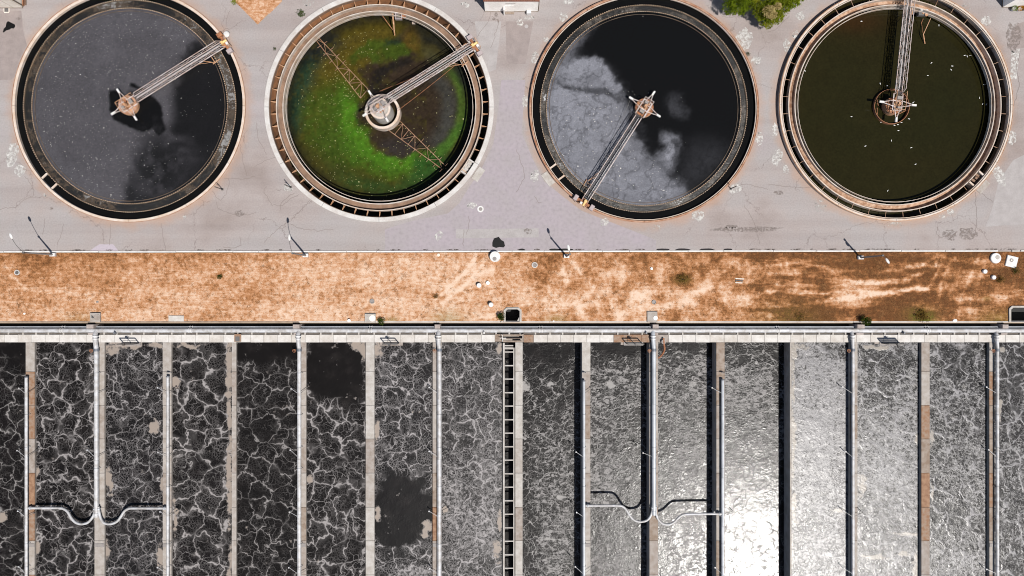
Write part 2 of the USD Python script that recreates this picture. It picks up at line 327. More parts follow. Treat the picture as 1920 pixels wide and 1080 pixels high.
mat('asphalt', {'g': ('geometry', {}),
    'n1': ('noise_texture', dict(scale=0.07, detail=4.0, roughness=0.6)),
    'r1': ('rgb_ramp', dict(ramp=[(0.3, (0.19, 0.155, 0.142)), (0.46, (0.245, 0.213, 0.203)), (0.58, (0.245, 0.224, 0.219)), (0.75, (0.255, 0.222, 0.228))])),
    'n2': ('noise_texture', dict(scale=5.0, detail=6.0, roughness=0.75)),
    'r2': ('rgb_ramp', dict(ramp=[(0.25, (0.80,) * 3), (0.5, (1,) * 3), (0.75, (1.16,) * 3)])),
    'm': ('mix_color', dict(blend_type='multiply', fac=1.0, use_clamp=False)),
    'st': ('mapping', dict(scale=(0.02, 0.55, 1.0))), 'n5': ('noise_texture', dict(scale=1.0, detail=4.0)),
    'r5': ('rgb_ramp', dict(ramp=[(0.3, (0.90, 0.89, 0.89)), (0.55, (1,) * 3), (0.8, (1.06,) * 3)])),
    'm5': ('mix_color', dict(blend_type='multiply', fac=1.0, use_clamp=False)),
    # cracks
    'w': ('noise_texture', dict(scale=0.55, detail=4.0, roughness=0.65)), 'ws': ('vector_math', dict(math_type='scale', scale=2.6)), 'wa': ('vector_math', dict(math_type='add')),
    'v': ('voronoi_texture', dict(dimensions='2D', feature='distance_to_edge', scale=0.17, randomness=1.0)),
    'cw': ('map_range', dict(range_type='smoothstep', from_min=0.003, from_max=0.011, to_min=1.0, to_max=0.0, clamp=True)),
    'nm': ('noise_texture', dict(scale=0.11, detail=2.0)), 'cm': ('map_range', dict(range_type='smoothstep', from_min=0.47, from_max=0.56, to_min=0.0, to_max=0.42, clamp=True)),
    'cx': ('math', dict(math_type='multiply')), 'mc': ('mix_color', dict(blend_type='mix', b=(0.085, 0.06, 0.052))),
    # rust stain that has run off each rim
    **{f'd{i}': ('vector_math', dict(math_type='distance', vector2=(t['C'][0], t['C'][1], 0.0))) for i, t in enumerate(TANKS)},
    **{f's{i}': ('math', dict(math_type='subtract', value2=t['Rm'] if i != 1 else -200.0)) for i, t in enumerate(TANKS)},
    'q1': ('math', dict(math_type='minimum')), 'q2': ('math', dict(math_type='minimum')), 'q3': ('math', dict(math_type='minimum')),
    'n6': ('noise_texture', dict(scale=0.5, detail=5.0, roughness=0.6)), 'q4': ('math', dict(math_type='multiply_add', value2=-2.4, value3=1.0)), 'q5': ('math', dict(math_type='add')),
    'qr': ('map_range', dict(range_type='smoothstep', from_min=-0.3, from_max=1.3, to_min=0.5, to_max=0.0, clamp=True)),
    'mr': ('mix_color', dict(blend_type='mix', b=(0.29, 0.175, 0.115))),
    'b': ('bump', dict(strength=0.35, distance=0.02)),
    'p': ('principled_bsdf', dict(roughness=0.95, specular_ior_level=0.25))},
    [('g.position', 'n1.vector'), ('n1.fac', 'r1.fac'), ('g.position', 'n2.vector'), ('n2.fac', 'r2.fac'), ('r1.color', 'm.a'), ('r2.color', 'm.b'),
     ('g.position', 'st.vector'), ('st.vector', 'n5.vector'), ('n5.fac', 'r5.fac'), ('m.result', 'm5.a'), ('r5.color', 'm5.b'),
     ('g.position', 'w.vector'), ('w.color', 'ws.vector1'), ('ws.vector', 'wa.vector1'), ('g.position', 'wa.vector2'), ('wa.vector', 'v.vector'), ('v.distance', 'cw.value'),
     ('g.position', 'nm.vector'), ('nm.fac', 'cm.value'), ('cw.result', 'cx.value1'), ('cm.result', 'cx.value2'),
     *[('g.position', f'd{i}.vector1') for i in range(4)], *[(f'd{i}.value', f's{i}.value1') for i in range(4)],
     ('s0.value', 'q1.value1'), ('s1.value', 'q1.value2'), ('s2.value', 'q2.value1'), ('s3.value', 'q2.value2'), ('q1.value', 'q3.value1'), ('q2.value', 'q3.value2'),
     ('g.position', 'n6.vector'), ('n6.fac', 'q4.value1'), ('q3.value', 'q5.value1'), ('q4.value', 'q5.value2'), ('q5.value', 'qr.value'),
     ('qr.result', 'mr.fac'), ('m5.result', 'mr.a'), ('mr.result', 'mc.a'), ('cx.value', 'mc.fac'), ('mc.result', 'p.base_color'),
     ('n2.fac', 'b.height'), ('b.normal', 'p.normal')])
pave = obj('pavement', flat(north.difference(unary_union(holes + [wedge])), 0.0), 'asphalt', kind='structure', label='cracked sun-bleached asphalt yard around the four round tanks', cat='pavement')
basin_hole = sbox(BX0, BY0, BX1, TY1)
obj('ground', flat(sbox(-W, -W, W, W).difference(unary_union(holes + [basin_hole] + chambers)), -0.08), 'far_ground', kind='structure', label='bare ground under and beyond the plant', cat='ground')

# dry grass: a finely divided sheet, coloured by what grows there
def streak(X, Y, pts, w):
    """How near each point lies to a polyline given in photo pixels."""
    q = np.array([P(*p)[:2] for p in pts]); d = np.full(len(X), 1e9)
    for a, b in zip(q[:-1], q[1:]):
        ab = b - a; t = np.clip(((X - a[0]) * ab[0] + (Y - a[1]) * ab[1]) / (ab @ ab), 0, 1)
        d = np.minimum(d, np.hypot(X - a[0] - t * ab[0], Y - a[1] - t * ab[1]))
    return np.exp(-(d / w) ** 2)
X, Y, Q = grid(P(-420, 0)[0], P(2340, 0)[0], P(0, 604.5)[1], P(0, 469)[1], 0.17)
ky = P(0, 0)[1] - kerb_y((X * PPM) + 960) / PPM + 0
top_y = (540 - kerb_y(X * PPM + 960)) / PPM - 0.1
Y = np.minimum(Y, top_y)
pxx, pyy = X * PPM + 960, 540 - Y * PPM
big = fbm2(X, Y, 0.11, 3, 1); mid = fbm2(X, Y, 0.55, 4, 2); fine = fbm2(X, Y, 2.2, 3, 3)
hs = fbm2(X * .22, Y * 1.5, 0.9, 4, 8)
val = 0.665 + 0.45 * (big - 0.5) + 0.45 * (mid - 0.5) + 0.35 * (fine - 0.5) + (0.25 + 0.7 / (1 + np.exp(-(pxx - 1380) / 60))) * (hs - 0.5)
val -= 0.47 / (1 + np.exp(-(pxx - 1380) / 45)) * (0.55 + 0.9 * fbm2(X, Y, 0.2, 2, 9))
val -= 0.13 / (1 + np.exp((pxx - 330) / 90)) * (pyy < 540)
val += 0.10 * np.exp(-((pxx - 640) / 180) ** 2)
val += (0.95 * (mid - 0.5) - .07) * np.exp(-((pxx - 1180) / 230) ** 4)
val += (0.7 * (hs - 0.5) + .5 * (mid - .5)) * (pxx > 1400)
val += 0.17 * np.exp(-((pxx - 1200) / 200) ** 2) * (pyy > 545)
val += 0.22 * np.exp(-((pxx - 1850) / 60) ** 2) * np.exp(-((pyy - 570) / 25) ** 2)
val -= 0.16 * np.exp(-((pyy - 478) / 9.0) ** 2)
warpx = (fbm2(X, Y, 0.5, 3, 21) - 0.5) * 0.9; warpy = (fbm2(X, Y, 0.5, 3, 22) - 0.5) * 0.9
for pts, w, k in [([(820, 560), (850, 530), (880, 500), (892, 478)], 0.30, 0.30), ([(830, 568), (870, 535), (905, 500), (915, 478)], 0.24, 0.26),
                  ([(838, 550), (890, 520), (925, 505)], 0.22, 0.22),
                  ([(1440, 500), (1500, 492), (1560, 505), (1640, 512), (1720, 500), (1760, 480)], 0.30, 0.36), ([(1440, 515), (1520, 516), (1600, 530), (1690, 530), (1745, 505), (1768, 478)], 0.28, 0.34),
                  ([(1440, 548), (1520, 548), (1600, 548), (1680, 545), (1740, 540)], 0.30, 0.40), ([(1440, 575), (1500, 570), (1580, 560), (1680, 548), (1740, 541)], 0.34, 0.42),
                  ([(1440, 562), (1530, 558), (1640, 553)], 0.2, 0.25),
                  ([(1455, 535), (1550, 540), (1650, 530), (1730, 515)], 0.24, 0.28), ([(1742, 560), (1748, 530), (1760, 500), (1775, 478)], 0.26, 0.32), ([(1760, 565), (1765, 530), (1778, 500), (1795, 476)], 0.26, 0.28),
                  ([(1796, 590), (1803, 560), (1818, 520), (1835, 480)], 0.24, 0.24), ([(1815, 590), (1822, 560), (1838, 520), (1850, 485)], 0.24, 0.22),
                  ([(1160, 590), (1250, 572), (1350, 565), (1440, 550)], 0.45, 0.22), ([(1240, 580), (1330, 540), (1430, 520)], 0.5, 0.18), ([(1010, 585), (1080, 570), (1160, 575)], 0.5, 0.18),
                  ([(20, 515), (35, 530), (50, 540)], 0.18, 0.3)]:
    val += k * streak(X + warpx, Y + warpy, pts, w) * (0.55 + 0.9 * fine)
# short diagonal scuffs of pale straw
sc = fbm2(X * 1.0 + 0.5 * Y, Y * 0.35 - X * 0.1, 0.9, 3, 31)
val += 0.9 * np.clip(sc - 0.55, 0, 1) * ((pxx > 1000) & (pxx < 1480))
val += 0.10 * np.sin((pxx - 0.25 * pyy) / 5.2 + 5 * mid) * ((pxx > 1010) & (pxx < 1240)) * np.clip((fbm2(X, Y, 0.25, 2, 41) - 0.4) * 4, 0, 1)
for cx, cy, r, k in [(60, 490, 26, .22), (95, 492, 14, .3), (818, 556, 14, .3), (1280, 524, 20, .4), (413, 518, 6, .5), (1600, 500, 40, .15), (1525, 520, 25, .3), (1560, 585, 60, .2), (1690, 590, 50, .3), (1500, 585, 40, .2), (1870, 520, 30, .25), (1725, 590, 25, .3), (660, 545, 30, .12), (470, 545, 30, .15), (1180, 500, 60, .08), (960, 520, 40, .12), (1180, 600, 100, .1)]:
    val -= k * np.exp(-(((pxx - cx) / r) ** 2 + ((pyy - cy) / (r * 0.6)) ** 2))
val = np.clip(val, 0, 1)
grn = np.zeros(len(X))
for cx, cy, r, k in [(1725, 590, 26, .7), (1735, 600, 18, .8), (1280, 525, 14, .6), (1043, 600, 20, .4), (840, 598, 30, .4), (1850, 560, 8, .4), (1475, 598, 60, .25), (735, 600, 12, .5), (1870, 603, 40, .4), (150, 600, 30, .2)]:
    grn += k * np.exp(-(((pxx - cx) / r) ** 2 + ((pyy - cy) / (r * 0.5)) ** 2))
grn = np.clip(grn * (0.4 + 1.2 * fine), 0, 1)
Z = 0.02 + 0.10 * (mid - 0.35) + 0.05 * (fine - 0.5)
cut = np.zeros(len(Q), bool)
qc = np.stack([X[Q].mean(1), Y[Q].mean(1)], 1)
for c in chambers:
    b = c.bounds; cut |= (qc[:, 0] > b[0]) & (qc[:, 0] < b[2]) & (qc[:, 1] > b[1]) & (qc[:, 1] < b[3])
obj('dry_grass_ground', (np.column_stack([X, Y, Z]), Q[~cut]), 'dry_grass', smooth=True, extra=[('dry', val, 'f'), ('weeds', grn, 'f')], kind='structure', label='strip of bleached dry grass and earth between road and basins', cat='ground')
GX, GY, GV = X, Y, val
X, Y, Q = grid(P(424, 0)[0], P(533, 0)[0], P(0, 47)[1], P(0, -10)[1], 0.17)
ins = [wedge.buffer(0.12).contains(Point(x, y)) for x, y in zip(X, Y)]
ins = np.array(ins); Qk = Q[ins[Q].all(1)]
used = np.unique(Qk); mp_ = np.full(len(X), -1); mp_[used] = np.arange(len(used)); X, Y, Qk = X[used], Y[used], mp_[Qk]
v2 = np.clip(0.5 + 0.9 * (fbm2(X, Y, 0.5, 4, 5) - 0.5) + 0.6 * (fbm2(X, Y, 2.0, 3, 6) - 0.5), 0, 1)
obj('dry_grass_bed', (np.column_stack([X, Y, 0.006 + 0.05 * v2]), Qk), 'dry_grass', smooth=True, extra=[('dry', .45 + .3 * v2, 'f'), ('weeds', v2 * 0, 'f')], kind='structure', label='three-cornered bed of dry grass between the two left tanks', cat='ground')

# straw tufts over the grass
tb = MB()
for k in range(9):
    a = rnd.uniform(0, 2 * PI); L = rnd.uniform(0.05, 0.14); ln = rnd.uniform(0.05, 0.16); w = 0.012
    bx, by = rnd.uniform(-.09, .09), rnd.uniform(-.09, .09)
    tb.add([(bx - w * math.sin(a), by + w * math.cos(a), 0), (bx + w * math.sin(a), by - w * math.cos(a), 0), (bx + ln * math.cos(a), by + ln * math.sin(a), L)], [(0, 1, 2)])
pi = UsdGeom.PointInstancer.Define(stage, '/World/dry_grass_tufts')
pr = usdkit.mesh(stage, '/World/dry_grass_tufts/tuft', tb.mesh(), M['straw'])
pi.CreatePrototypesRel().SetTargets([pr.GetPath()])
sel = rng.choice(len(GX), 15000, p=(lambda w: w / w.sum())(np.clip(1.05 - GV, 0.05, 1) ** 1.5 * (GY < 4.6) * (GY > -4.35)))
gp = np.column_stack([GX[sel] + rng.uniform(-.1, .1, len(sel)), GY[sel] + rng.uniform(-.1, .1, len(sel)), np.full(len(sel), 0.02)])
okp = np.ones(len(gp), bool)
for c in chambers:
    b = c.bounds; okp &= ~((gp[:, 0] > b[0] - .3) & (gp[:, 0] < b[2] + .3) & (gp[:, 1] > b[1] - .3) & (gp[:, 1] < b[3] + .3))
gp = gp[okp]; an = rng.uniform(0, 2 * PI, len(gp)); sc_ = rng.uniform(0.6, 1.7, len(gp))
pi.CreatePositionsAttr(Vt.Vec3fArray.FromNumpy(gp.astype(np.float32)))
pi.CreateProtoIndicesAttr(Vt.IntArray.FromNumpy(np.zeros(len(gp), np.int32)))
pi.CreateOrientationsAttr(Vt.QuathArray([Gf.Quath(float(math.cos(a / 2)), 0, 0, float(math.sin(a / 2))) for a in an]))
pi.CreateScalesAttr(Vt.Vec3fArray.FromNumpy(np.repeat(sc_[:, None], 3, 1).astype(np.float32)))
tag(pi.GetPrim(), 'dry straw tufts growing all over the grass strip', 'grass', kind='stuff')

# ------------------------------------------------------------------ marks on the asphalt (flat sheets, children of the pavement)
LZ = [0.004]
def decal(name, pts, m, lvl=1, label=None):
    pg = Polygon(pts).buffer(0).difference(unary_union(holes).buffer(0.03))
    if pg.is_empty: return
    obj(name, flat(pg, 0.004 * lvl), m, pave, label=label)
decal('asphalt_patch', pxpoly([(722, 430), (770, 415), (840, 400), (862, 380), (880, 350), (900, 322), (925, 270), (935, 200), (940, 150), (985, 150), (978, 250), (1000, 300), (1020, 340), (1060, 372), (1090, 395), (1180, 430), (1230, 450), (1230, 471), (722, 472)]), 'new_asphalt', 1, 'lilac tinted newer asphalt between the middle tanks')
decal('asphalt_patch', pxpoly([(168, 470), (186, 458), (212, 458), (222, 470)]), 'lilac_asphalt', 1, 'pale lilac patch beside the kerb')
decal('asphalt_patch', pxpoly([(1895, 60), (1907, 45), (1921, 40), (1921, 90), (1893, 90)]), 'dark_asphalt', 1, 'darker patch by the right hand building')
decal('asphalt_patch', pxpoly([(1848, 425), (1862, 385), (1872, 340), (1900, 300), (1921, 290), (1921, 420)]), 'pale_asphalt', 1)
decal('asphalt_patch', pxpoly([(0, 20), (40, 20), (44, 60), (60, 120), (20, 150), (0, 150)]), 'dark_asphalt', 1)
decal('asphalt_patch', pxpoly([(855, 430), (1010, 428), (1010, 445), (855, 447)]), 'pale_asphalt', 2)
decal('asphalt_patch', pxpoly([(890, 40), (940, 40), (930, 130), (905, 140)]), 'pale_asphalt', 2)
decal('asphalt_patch', pxpoly([(948, 40), (1000, 40), (985, 120), (950, 120)]), 'dark_asphalt', 2)
for i, (cx, cy, rx, ry, rot) in enumerate([(24, 288, 10, 20, .2), (37, 320, 10, 9, 0), (580, 5, 12, 7, 0), (873, 9, 8, 4, .4), (1056, 32, 7, 7, 0), (1066, 3, 9, 5, 0), (1026, 76, 7, 5, .7), (1003, 108, 6, 9, .4), (985, 190, 5, 10, 0),
        (1392, 76, 14, 21, .45), (1417, 113, 8, 7, 0), (1424, 260, 7, 10, 0), (1380, 353, 12, 8, -.3), (1308, 404, 10, 9, 0), (1231, 425, 8, 5, 0), (1133, 416, 7, 7, 0), (1003, 330, 7, 9, .3), (1501, 30, 7, 7, 0), (1477, 88, 7, 13, -.2),
        (1492, 66, 5, 7, 0), (1453, 243, 6, 11, 0), (1456, 294, 8, 14, .2), (1473, 318, 5, 7, 0), (1538, 385, 10, 10, 0), (1678, 420, 12, 4, 0), (1782, 397, 6, 6, 0), (1767, 406, 5, 3, 0), (1873, 328, 9, 17, -.5), (1897, 258, 8, 11, 0),
        (1848, 39, 8, 8, .5), (1813, 14, 7, 8, .3), (885, 385, 8, 5, 0), (823, 442, 6, 8, .4), (540, 352, 8, 6, .5), (84, 365, 3, 3, 0), (346, 406, 3, 3, 0), (975, 42, 5, 6, 0), (992, 33, 9, 3, 0), (1463, 22, 3, 3, 0)]):
    x, y = P(cx, cy)[:2]
    m = 'paint_worn' if i not in (14, 23, 24, 2, 30) else 'paint_faint'
    decal('paint_splash', blob(x, y, rx * 1.12 / PPM, ry * 1.12 / PPM, i, 0.55, rot=-rot), m, 3)
    for k in range(3):
        a = rnd.uniform(0, 2 * PI); rr = rnd.uniform(.9, 1.35)
        decal('paint_splash', blob(x + rx / PPM * rr * math.cos(a), y + ry / PPM * rr * math.sin(a), rnd.uniform(.05, .18), rnd.uniform(.05, .15), i * 7 + k, .4, 14), 'paint_faint', 3)
decal('paint_panel', pxpoly([(1896, 95), (1912, 91), (1906, 150), (1894, 148)]), 'paint_worn', 3, 'long worn white panel beside the right hand tank')
decal('tar_stain', pxpoly([(926, 447), (935, 444), (940, 450), (945, 453), (947, 461), (944, 464), (937, 463), (930, 465), (923, 462), (923, 455)]), 'tar', 3, 'black tar puddle near the kerb')
decal('tar_stain', pxpoly([(15, 39.5), (20, 42), (28, 46), (28.5, 50), (26, 53.5), (21, 53), (18, 55.5), (12, 57), (7, 61), (5.5, 60), (7, 54), (11, 50), (12, 43)]), 'tar', 3, 'black tar blot beside the left hand building')
for cx, cy, rx, ry in [(449, 400, 10, 6), (930, 28, 4, 5), (932, 40, 4, 4), (926, 36, 3, 2), (1460, 361, 9, 4), (1816, 437, 18, 11), (990, 433, 8, 5), (34, 35, 4, 3), (1900, 70, 14, 26), (1371, 425, 12, 4), (96, 391, 6, 2), (1780, 440, 12, 10), (1400, 430, 60, 5)]:
    x, y = P(cx, cy)[:2]; decal('oil_stain', blob(x, y, rx / PPM, ry / PPM, cx, .6), 'stain_worn', 3)
# named cracks, drawn as narrow ribbons
def crack(pts, w=0.04):
    q = np.array([P(*p)[:2] for p in pts]); out = [q[0]]
    for a, b in zip(q[:-1], q[1:]):
        n = max(2, int(np.linalg.norm(b - a) / 0.35))
        for k in range(1, n + 1):
            p = a + (b - a) * k / n; out.append(p + np.array([rnd.gauss(0, .06), rnd.gauss(0, .06)]) * (k < n))
    from shapely.geometry import LineString
    pg = LineString(out).buffer(w / 2, cap_style=2, join_style=2).difference(unary_union(holes))
    for g in getattr(pg, 'geoms', [pg]):
        if g.area > 0: obj('crack', flat(g, 0.014), 'crack_fill', pave)
for pts in [[(0, 393), (30, 388), (50, 372), (62, 368), (64, 357), (52, 335), (46, 330)], [(480, 332), (455, 336), (420, 334)], [(450, 270), (455, 300), (463, 330)], [(398, 358), (405, 370), (413, 376), (424, 365), (430, 345), (428, 335)],
            [(405, 378), (408, 390), (430, 400), (450, 405), (480, 398)], [(480, 310), (500, 300), (525, 292)], [(500, 350), (495, 360), (510, 385), (530, 385), (550, 370), (560, 365)], [(525, 395), (528, 380), (545, 365), (552, 362)],
            [(581, 375), (560, 400), (541, 416), (520, 430), (495, 455)], [(545, 420), (570, 430), (600, 433), (625, 430)], [(968, 280), (975, 300), (982, 315), (983, 335), (968, 360)], [(1002, 368), (1008, 378), (1015, 379)],
            [(870, 430), (868, 445), (870, 462)], [(875, 440), (880, 415), (878, 405)], [(1380, 350), (1400, 345), (1440, 355)], [(1395, 385), (1405, 400), (1415, 420), (1425, 458)], [(920, 90), (930, 60), (935, 40), (922, 30)],
            [(1900, 200), (1912, 160), (1905, 125), (1912, 100)], [(1830, 360), (1828, 380), (1832, 410), (1828, 440)], [(1757, 425), (1755, 438), (1765, 446), (1790, 440), (1795, 434), (1778, 450)],
            [(1840, 362), (1862, 380)], [(1440, 345), (1470, 350), (1520, 352)], [(450, 445), (452, 460), (440, 465), (418, 463)], [(80, 440), (84, 410)], [(120, 420), (108, 460)], [(208, 420), (206, 460)], [(302, 418), (305, 440), (311, 470)],
            [(895, 70), (900, 60), (915, 42), (920, 20)], [(1440, 60), (1455, 55), (1480, 30)], [(432, 20), (425, 35), (424, 50)], [(480, 230), (484, 260), (500, 290)]]:
    crack(pts)
for x0 in list(range(10, 1900, 37)):
    if rnd.random() < 0.7:
        w_ = rnd.uniform(3, 16); x, y = P(x0 + rnd.uniform(-12, 12), kerb_y(x0) - 4.2)[:2]
        decal('kerb_dirt', blob(x, y, w_ / PPM, 0.09, x0, .5, 24), 'kerb_dirt', 3)
for x0, w_ in [(1243, 12), (1280, 14), (1325, 14), (1060, 14), (1365, 8), (978, 6), (1040, 10)]:
    x, y = P(x0, kerb_y(x0) - 4)[:2]; decal('kerb_dirt', blob(x, y, w_ / PPM, 0.14, x0, .4, 24), 'tar', 4)

# ------------------------------------------------------------------ kerb
kerb = thing('kerb', 'white painted concrete kerb between the asphalt and the dry grass', 'kerb')
xs = [-200, -40, 7, 185, 330, 437, 485, 566, 650, 706, 813, 900, 960, 1020, 1130, 1180, 1290, 1357, 1450, 1530, 1612, 1690, 1773, 1871.5]
for a, b in list(zip(xs[:-1], xs[1:])) + [(1897, 1912), (1914, 2100)]:
    m = MB(); p, q = P(a + 0.5, kerb_y(a) - 1.0, .1), P(b - 0.5, kerb_y(b) - 1.0, .1)
    wob = rnd.uniform(-.02, .02)
    m.bar((p[0], p[1] + wob, 0.03), (q[0], q[1] + wob, 0.03), 0.17, 0.20); obj('kerb_stone', m, 'white_paint' if b < 1875 else 'rim_white', kerb)

# ------------------------------------------------------------------ round tanks
def ang(t, px, py):
    p = P(px, py, t['rz'])[:2] - t['C']; return math.atan2(p[1], p[0])
TL = ['round settling tank half covered in grey scum, leftmost of the four', 'round settling tank with pale rim and bright green algae water', 'round settling tank with grey scum on its lower left half only', 'round settling tank of plain dark green water dotted with gulls']
tank_objs = []
for i, t in enumerate(TANKS):
    c, R, lo, li, rz, lz, wz = t['C'], t['Rm'], t['Lom'], t['Lim'], t['rz'], t['lz'], t['wz']
    T = thing('settling_tank', TL[i], 'tank', (c[0], c[1], 0), group=None); tank_objs.append(T)
    inner = {0: 'slime_wall', 1: 'orange_wall', 2: 'slime_wall', 3: 'brown_wall'}[i]
    rw = {0: .34, 1: .62, 2: .20, 3: .24}[i]
    rim = {0: 'rim_pale', 1: 'rim_white', 2: 'rim_rust', 3: 'rim_pale'}[i]
    # coping in sectors, with open joints between them
    ns = 12
    for k in range(ns):
        a0 = 2 * PI * k / ns + 0.0015; a1 = 2 * PI * (k + 1) / ns - 0.0015
        obj('coping', MB().lathe([(R, -0.2), (R, rz - .03), (R - .03, rz), (R - rw + .03, rz), (R - rw, rz - .03), (R - rw, -0.2)], 16, a0=a0, a1=a1), rim, T)
    if i in (0, 2, 3):   # rusty outer angle round the coping
        obj('edge_angle', MB().lathe([(R + .01, rz - .10), (R + .06, rz - .10), (R + .06, rz + .03), (R + .01, rz + .03)], 160), 'rim_rust' if i != 3 else 'rust_pale', T)
    if i in (2, 3):      # an inner lip with a groove between
        obj('inner_lip', MB().lathe([(R - rw - .08, rz - .3), (R - rw - .08, rz - .06), (R - rw - .16, rz - .06), (R - rw - .16, rz - .3)], 160), 'rim_pale', T)
    obj('tank_wall', MB().lathe([(R - .01, -0.2), (R - .01, -5.0), (R - rw - .02, -5.0), (R - rw - .02, -0.2)], 160), inner, T)
    if i == 1:
        obj('inside_band', MB().lathe([(R - rw - .02, -.25), (R - rw - .021, rz - .12), (R - rw - .05, rz - .12), (R - rw - .05, -.25)], 160), 'trough_beige', T)
    # launder (overflow trough)
    tw = 0.12; fl = lz - (0.30 if i in (0, 2) else 0.75)
    lm = {0: 'weir_metal', 1: 'weir_white', 2: 'weir_metal', 3: 'weir_white'}[i]
    obj('launder_wall', MB().lathe([(lo, fl - .15), (lo, lz), (lo - tw, lz), (lo - tw, fl - .15)], 180), lm if i in (1, 3) else 'brown_wall', T)
    obj('launder_wall', MB().lathe([(li + tw, fl - .15), (li + tw, lz), (li, lz), (li, fl - .15)], 180), lm if i in (1, 3) else 'brown_wall', T)
    obj('launder_floor', MB().lathe([(lo - tw, fl - .15), (lo - tw, fl), (li + tw, fl), (li + tw, fl - .15)], 180), {0: 'slime_wall', 1: 'trough_beige', 2: 'slime_wall', 3: 'trough_brown'}[i], T)
    if i == 3: obj('launder_bench', MB().lathe([(li + tw + .001, fl + .002), (li + tw + .001, fl + .25), (li + tw + .32, fl + .1), (li + tw + .36, fl + .002)], 180), 'trough_brown', T)
    obj('baffle_ring', MB().lathe([(li - .30, lz - .5), (li - .30, lz - .02), (li - .36, lz - .02), (li - .36, lz - .5)], 180), {0: 'brown_wall', 1: 'weir_white', 2: 'brown_wall', 3: 'weir_white'}[i], T)
    if i in (0, 2):  # V-notched weir plates: a row of teeth along both edges
        for rr in (lo - .02, li + .02):
            m = MB(); n = int(2 * PI * rr / 0.30)
            for k in range(n):
                a = 2 * PI * k / n; ca, sa = math.cos(a), math.sin(a); w2 = .075
                v = [(rr + d) * np.array([ca, sa, 0]) + np.array([-sa * e, ca * e, z]) for z, ww in ((lz - .02, 1.0), (lz + .09, 0.75)) for d, e in ((-.035, -w2 * ww), (.035, -w2 * ww), (.035, w2 * ww), (-.035, w2 * ww))]
                m.add(v, [(4, 5, 6, 7), (0, 1, 5, 4), (1, 2, 6, 5), (2, 3, 7, 6), (3, 0, 4, 7)])
            obj('weir_plate', m, 'weir_metal', T, kind='stuff')
    # brackets between the launder and the wall
    if i in (1, 3):
        nb = 54 if i == 1 else 40
        for k in range(nb):
            a = 2 * PI * (k + .5) / nb; ca, sa = math.cos(a), math.sin(a)
            m = MB(); r1 = lo + .75 if i == 1 else R - rw - .03
            z0 = lz - .18
            m.bar((lo * ca, lo * sa, z0), (r1 * ca, r1 * sa, z0 + (0 if i == 3 else .05)), .07 if i == 1 else .045, .10)
            if i == 1:
                m.bar((lo * ca, lo * sa, z0 - .65), (r1 * ca, r1 * sa, z0 - .02), .07)
            obj('bracket', m, 'rust_pale' if i == 1 else 'trough_brown', T)
    # outlet box across the outer channel
    bx = {0: (91, 338), 1: (882, 316), 2: (1043, 323), 3: (1829, 330)}[i]; a = ang(t, *bx)
    ca, sa = math.cos(a), math.sin(a)
    def loc(r, s, z): return (r * ca - s * sa, r * sa + s * ca, z)
    for s in (-1, 1):
        m = MB(); m.bar(loc(lo - .02, s * .95, lz - .55), loc(R - rw - .01, s * .95, lz - .55), .22 if i != 1 else .2, 1.3); obj('outlet_wall', m, 'rim_pale' if i != 1 else 'rim_white', T)
    m = MB()
    for s, r, w_ in ((-.35, .35, .45), (.15, .5, .35), (.5, .3, .4)):
        m.bar(loc(lo + r - .25, s, lz - .28), loc(lo + r + w_, s + .1, lz - .36), .3, .22)
    obj('outlet_sill', m, 'trough_beige' if i != 1 else 'concrete_pale', T)
    if i == 1: obj('outlet_apron', MB().bar(loc(lo - .02, 0, lz - .30), loc(lo + .75, 0, lz - .5), 1.7, .1), 'concrete_pale', T)
    if i > 0:
        s_ = thing('landing_slab', ['', 'white concrete slab outside the rim of the green algae tank', 'pale concrete slab left of the rim of the half grey tank', 'worn concrete slab outside the rim of the dark green tank'][i], 'slab', (*(c + (R + .62) * np.array([ca, sa])), 0), a)
        obj('slab', MB().box(-.48, .48, -.95, .95, 0.004, .07, .02), 'concrete_pale' if i != 3 else 'concrete_slab_a', s_)

# pier and feed well in the middle
def disc_z(t): return t['rz']
for i, t in enumerate(TANKS):
    T = tank_objs[i]; rz, wz = t['rz'], t['wz']
    hr = {0: 1.28, 1: 1.42, 2: 1.22, 3: 1.15}[i]; hz = {0: .55, 1: -.4, 2: .75, 3: 0.1}[i]
    # the pier and its turntable
    obj('centre_pier', MB().lathe([(0.01, -5), (hr, -5), (hr, hz - .05), (hr - .06, hz), (0.01, hz)], 40, closed=False), {0: 'rust_pale', 1: 'concrete_pale', 2: 'rust_pale', 3: 'rust_pale'}[i], T)
    obj('turntable', MB().lathe([(hr - .28, hz), (hr - .28, hz + .12), (hr - .02, hz + .12), (hr - .02, hz)], 40), {0: 'rim_rust', 1: 'rim_pale', 2: 'rust', 3: 'rust'}[i], T)
    m = MB()
    for k in range(7):
        a = k * .9 + .3; m.box(.55 * math.cos(a) - .16, .55 * math.cos(a) + .16, .55 * math.sin(a) - .12, .55 * math.sin(a) + .14, hz, hz + .16 + .06 * (k % 3))
    obj('gearing', m, 'rust' if i != 1 else 'rust_pale', T)
    if i == 1:
        obj('feed_well', MB().lathe([(2.40, -4.6), (2.40, -2.1), (2.05, -2.1), (2.05, -2.22), (2.34, -2.22), (2.34, -4.6)], 72), 'rim_pale', T)
    if i == 3:
        obj('feed_well', MB().lathe([(2.36, -1.6), (2.36, -.35), (2.30, -.35), (2.30, -1.6)], 72), 'rust', T)
        obj('well_hanger', MB().bar((-2.0, 1.0, -.4), (-1.85, .1, -.4), .06).bar((-2.0, -.2, -.4), (-1.9, -1.1, -.4), .06).bar((.4, -1.3, -.4), (1.9, -.55, -.4), .06), 'rust', T)

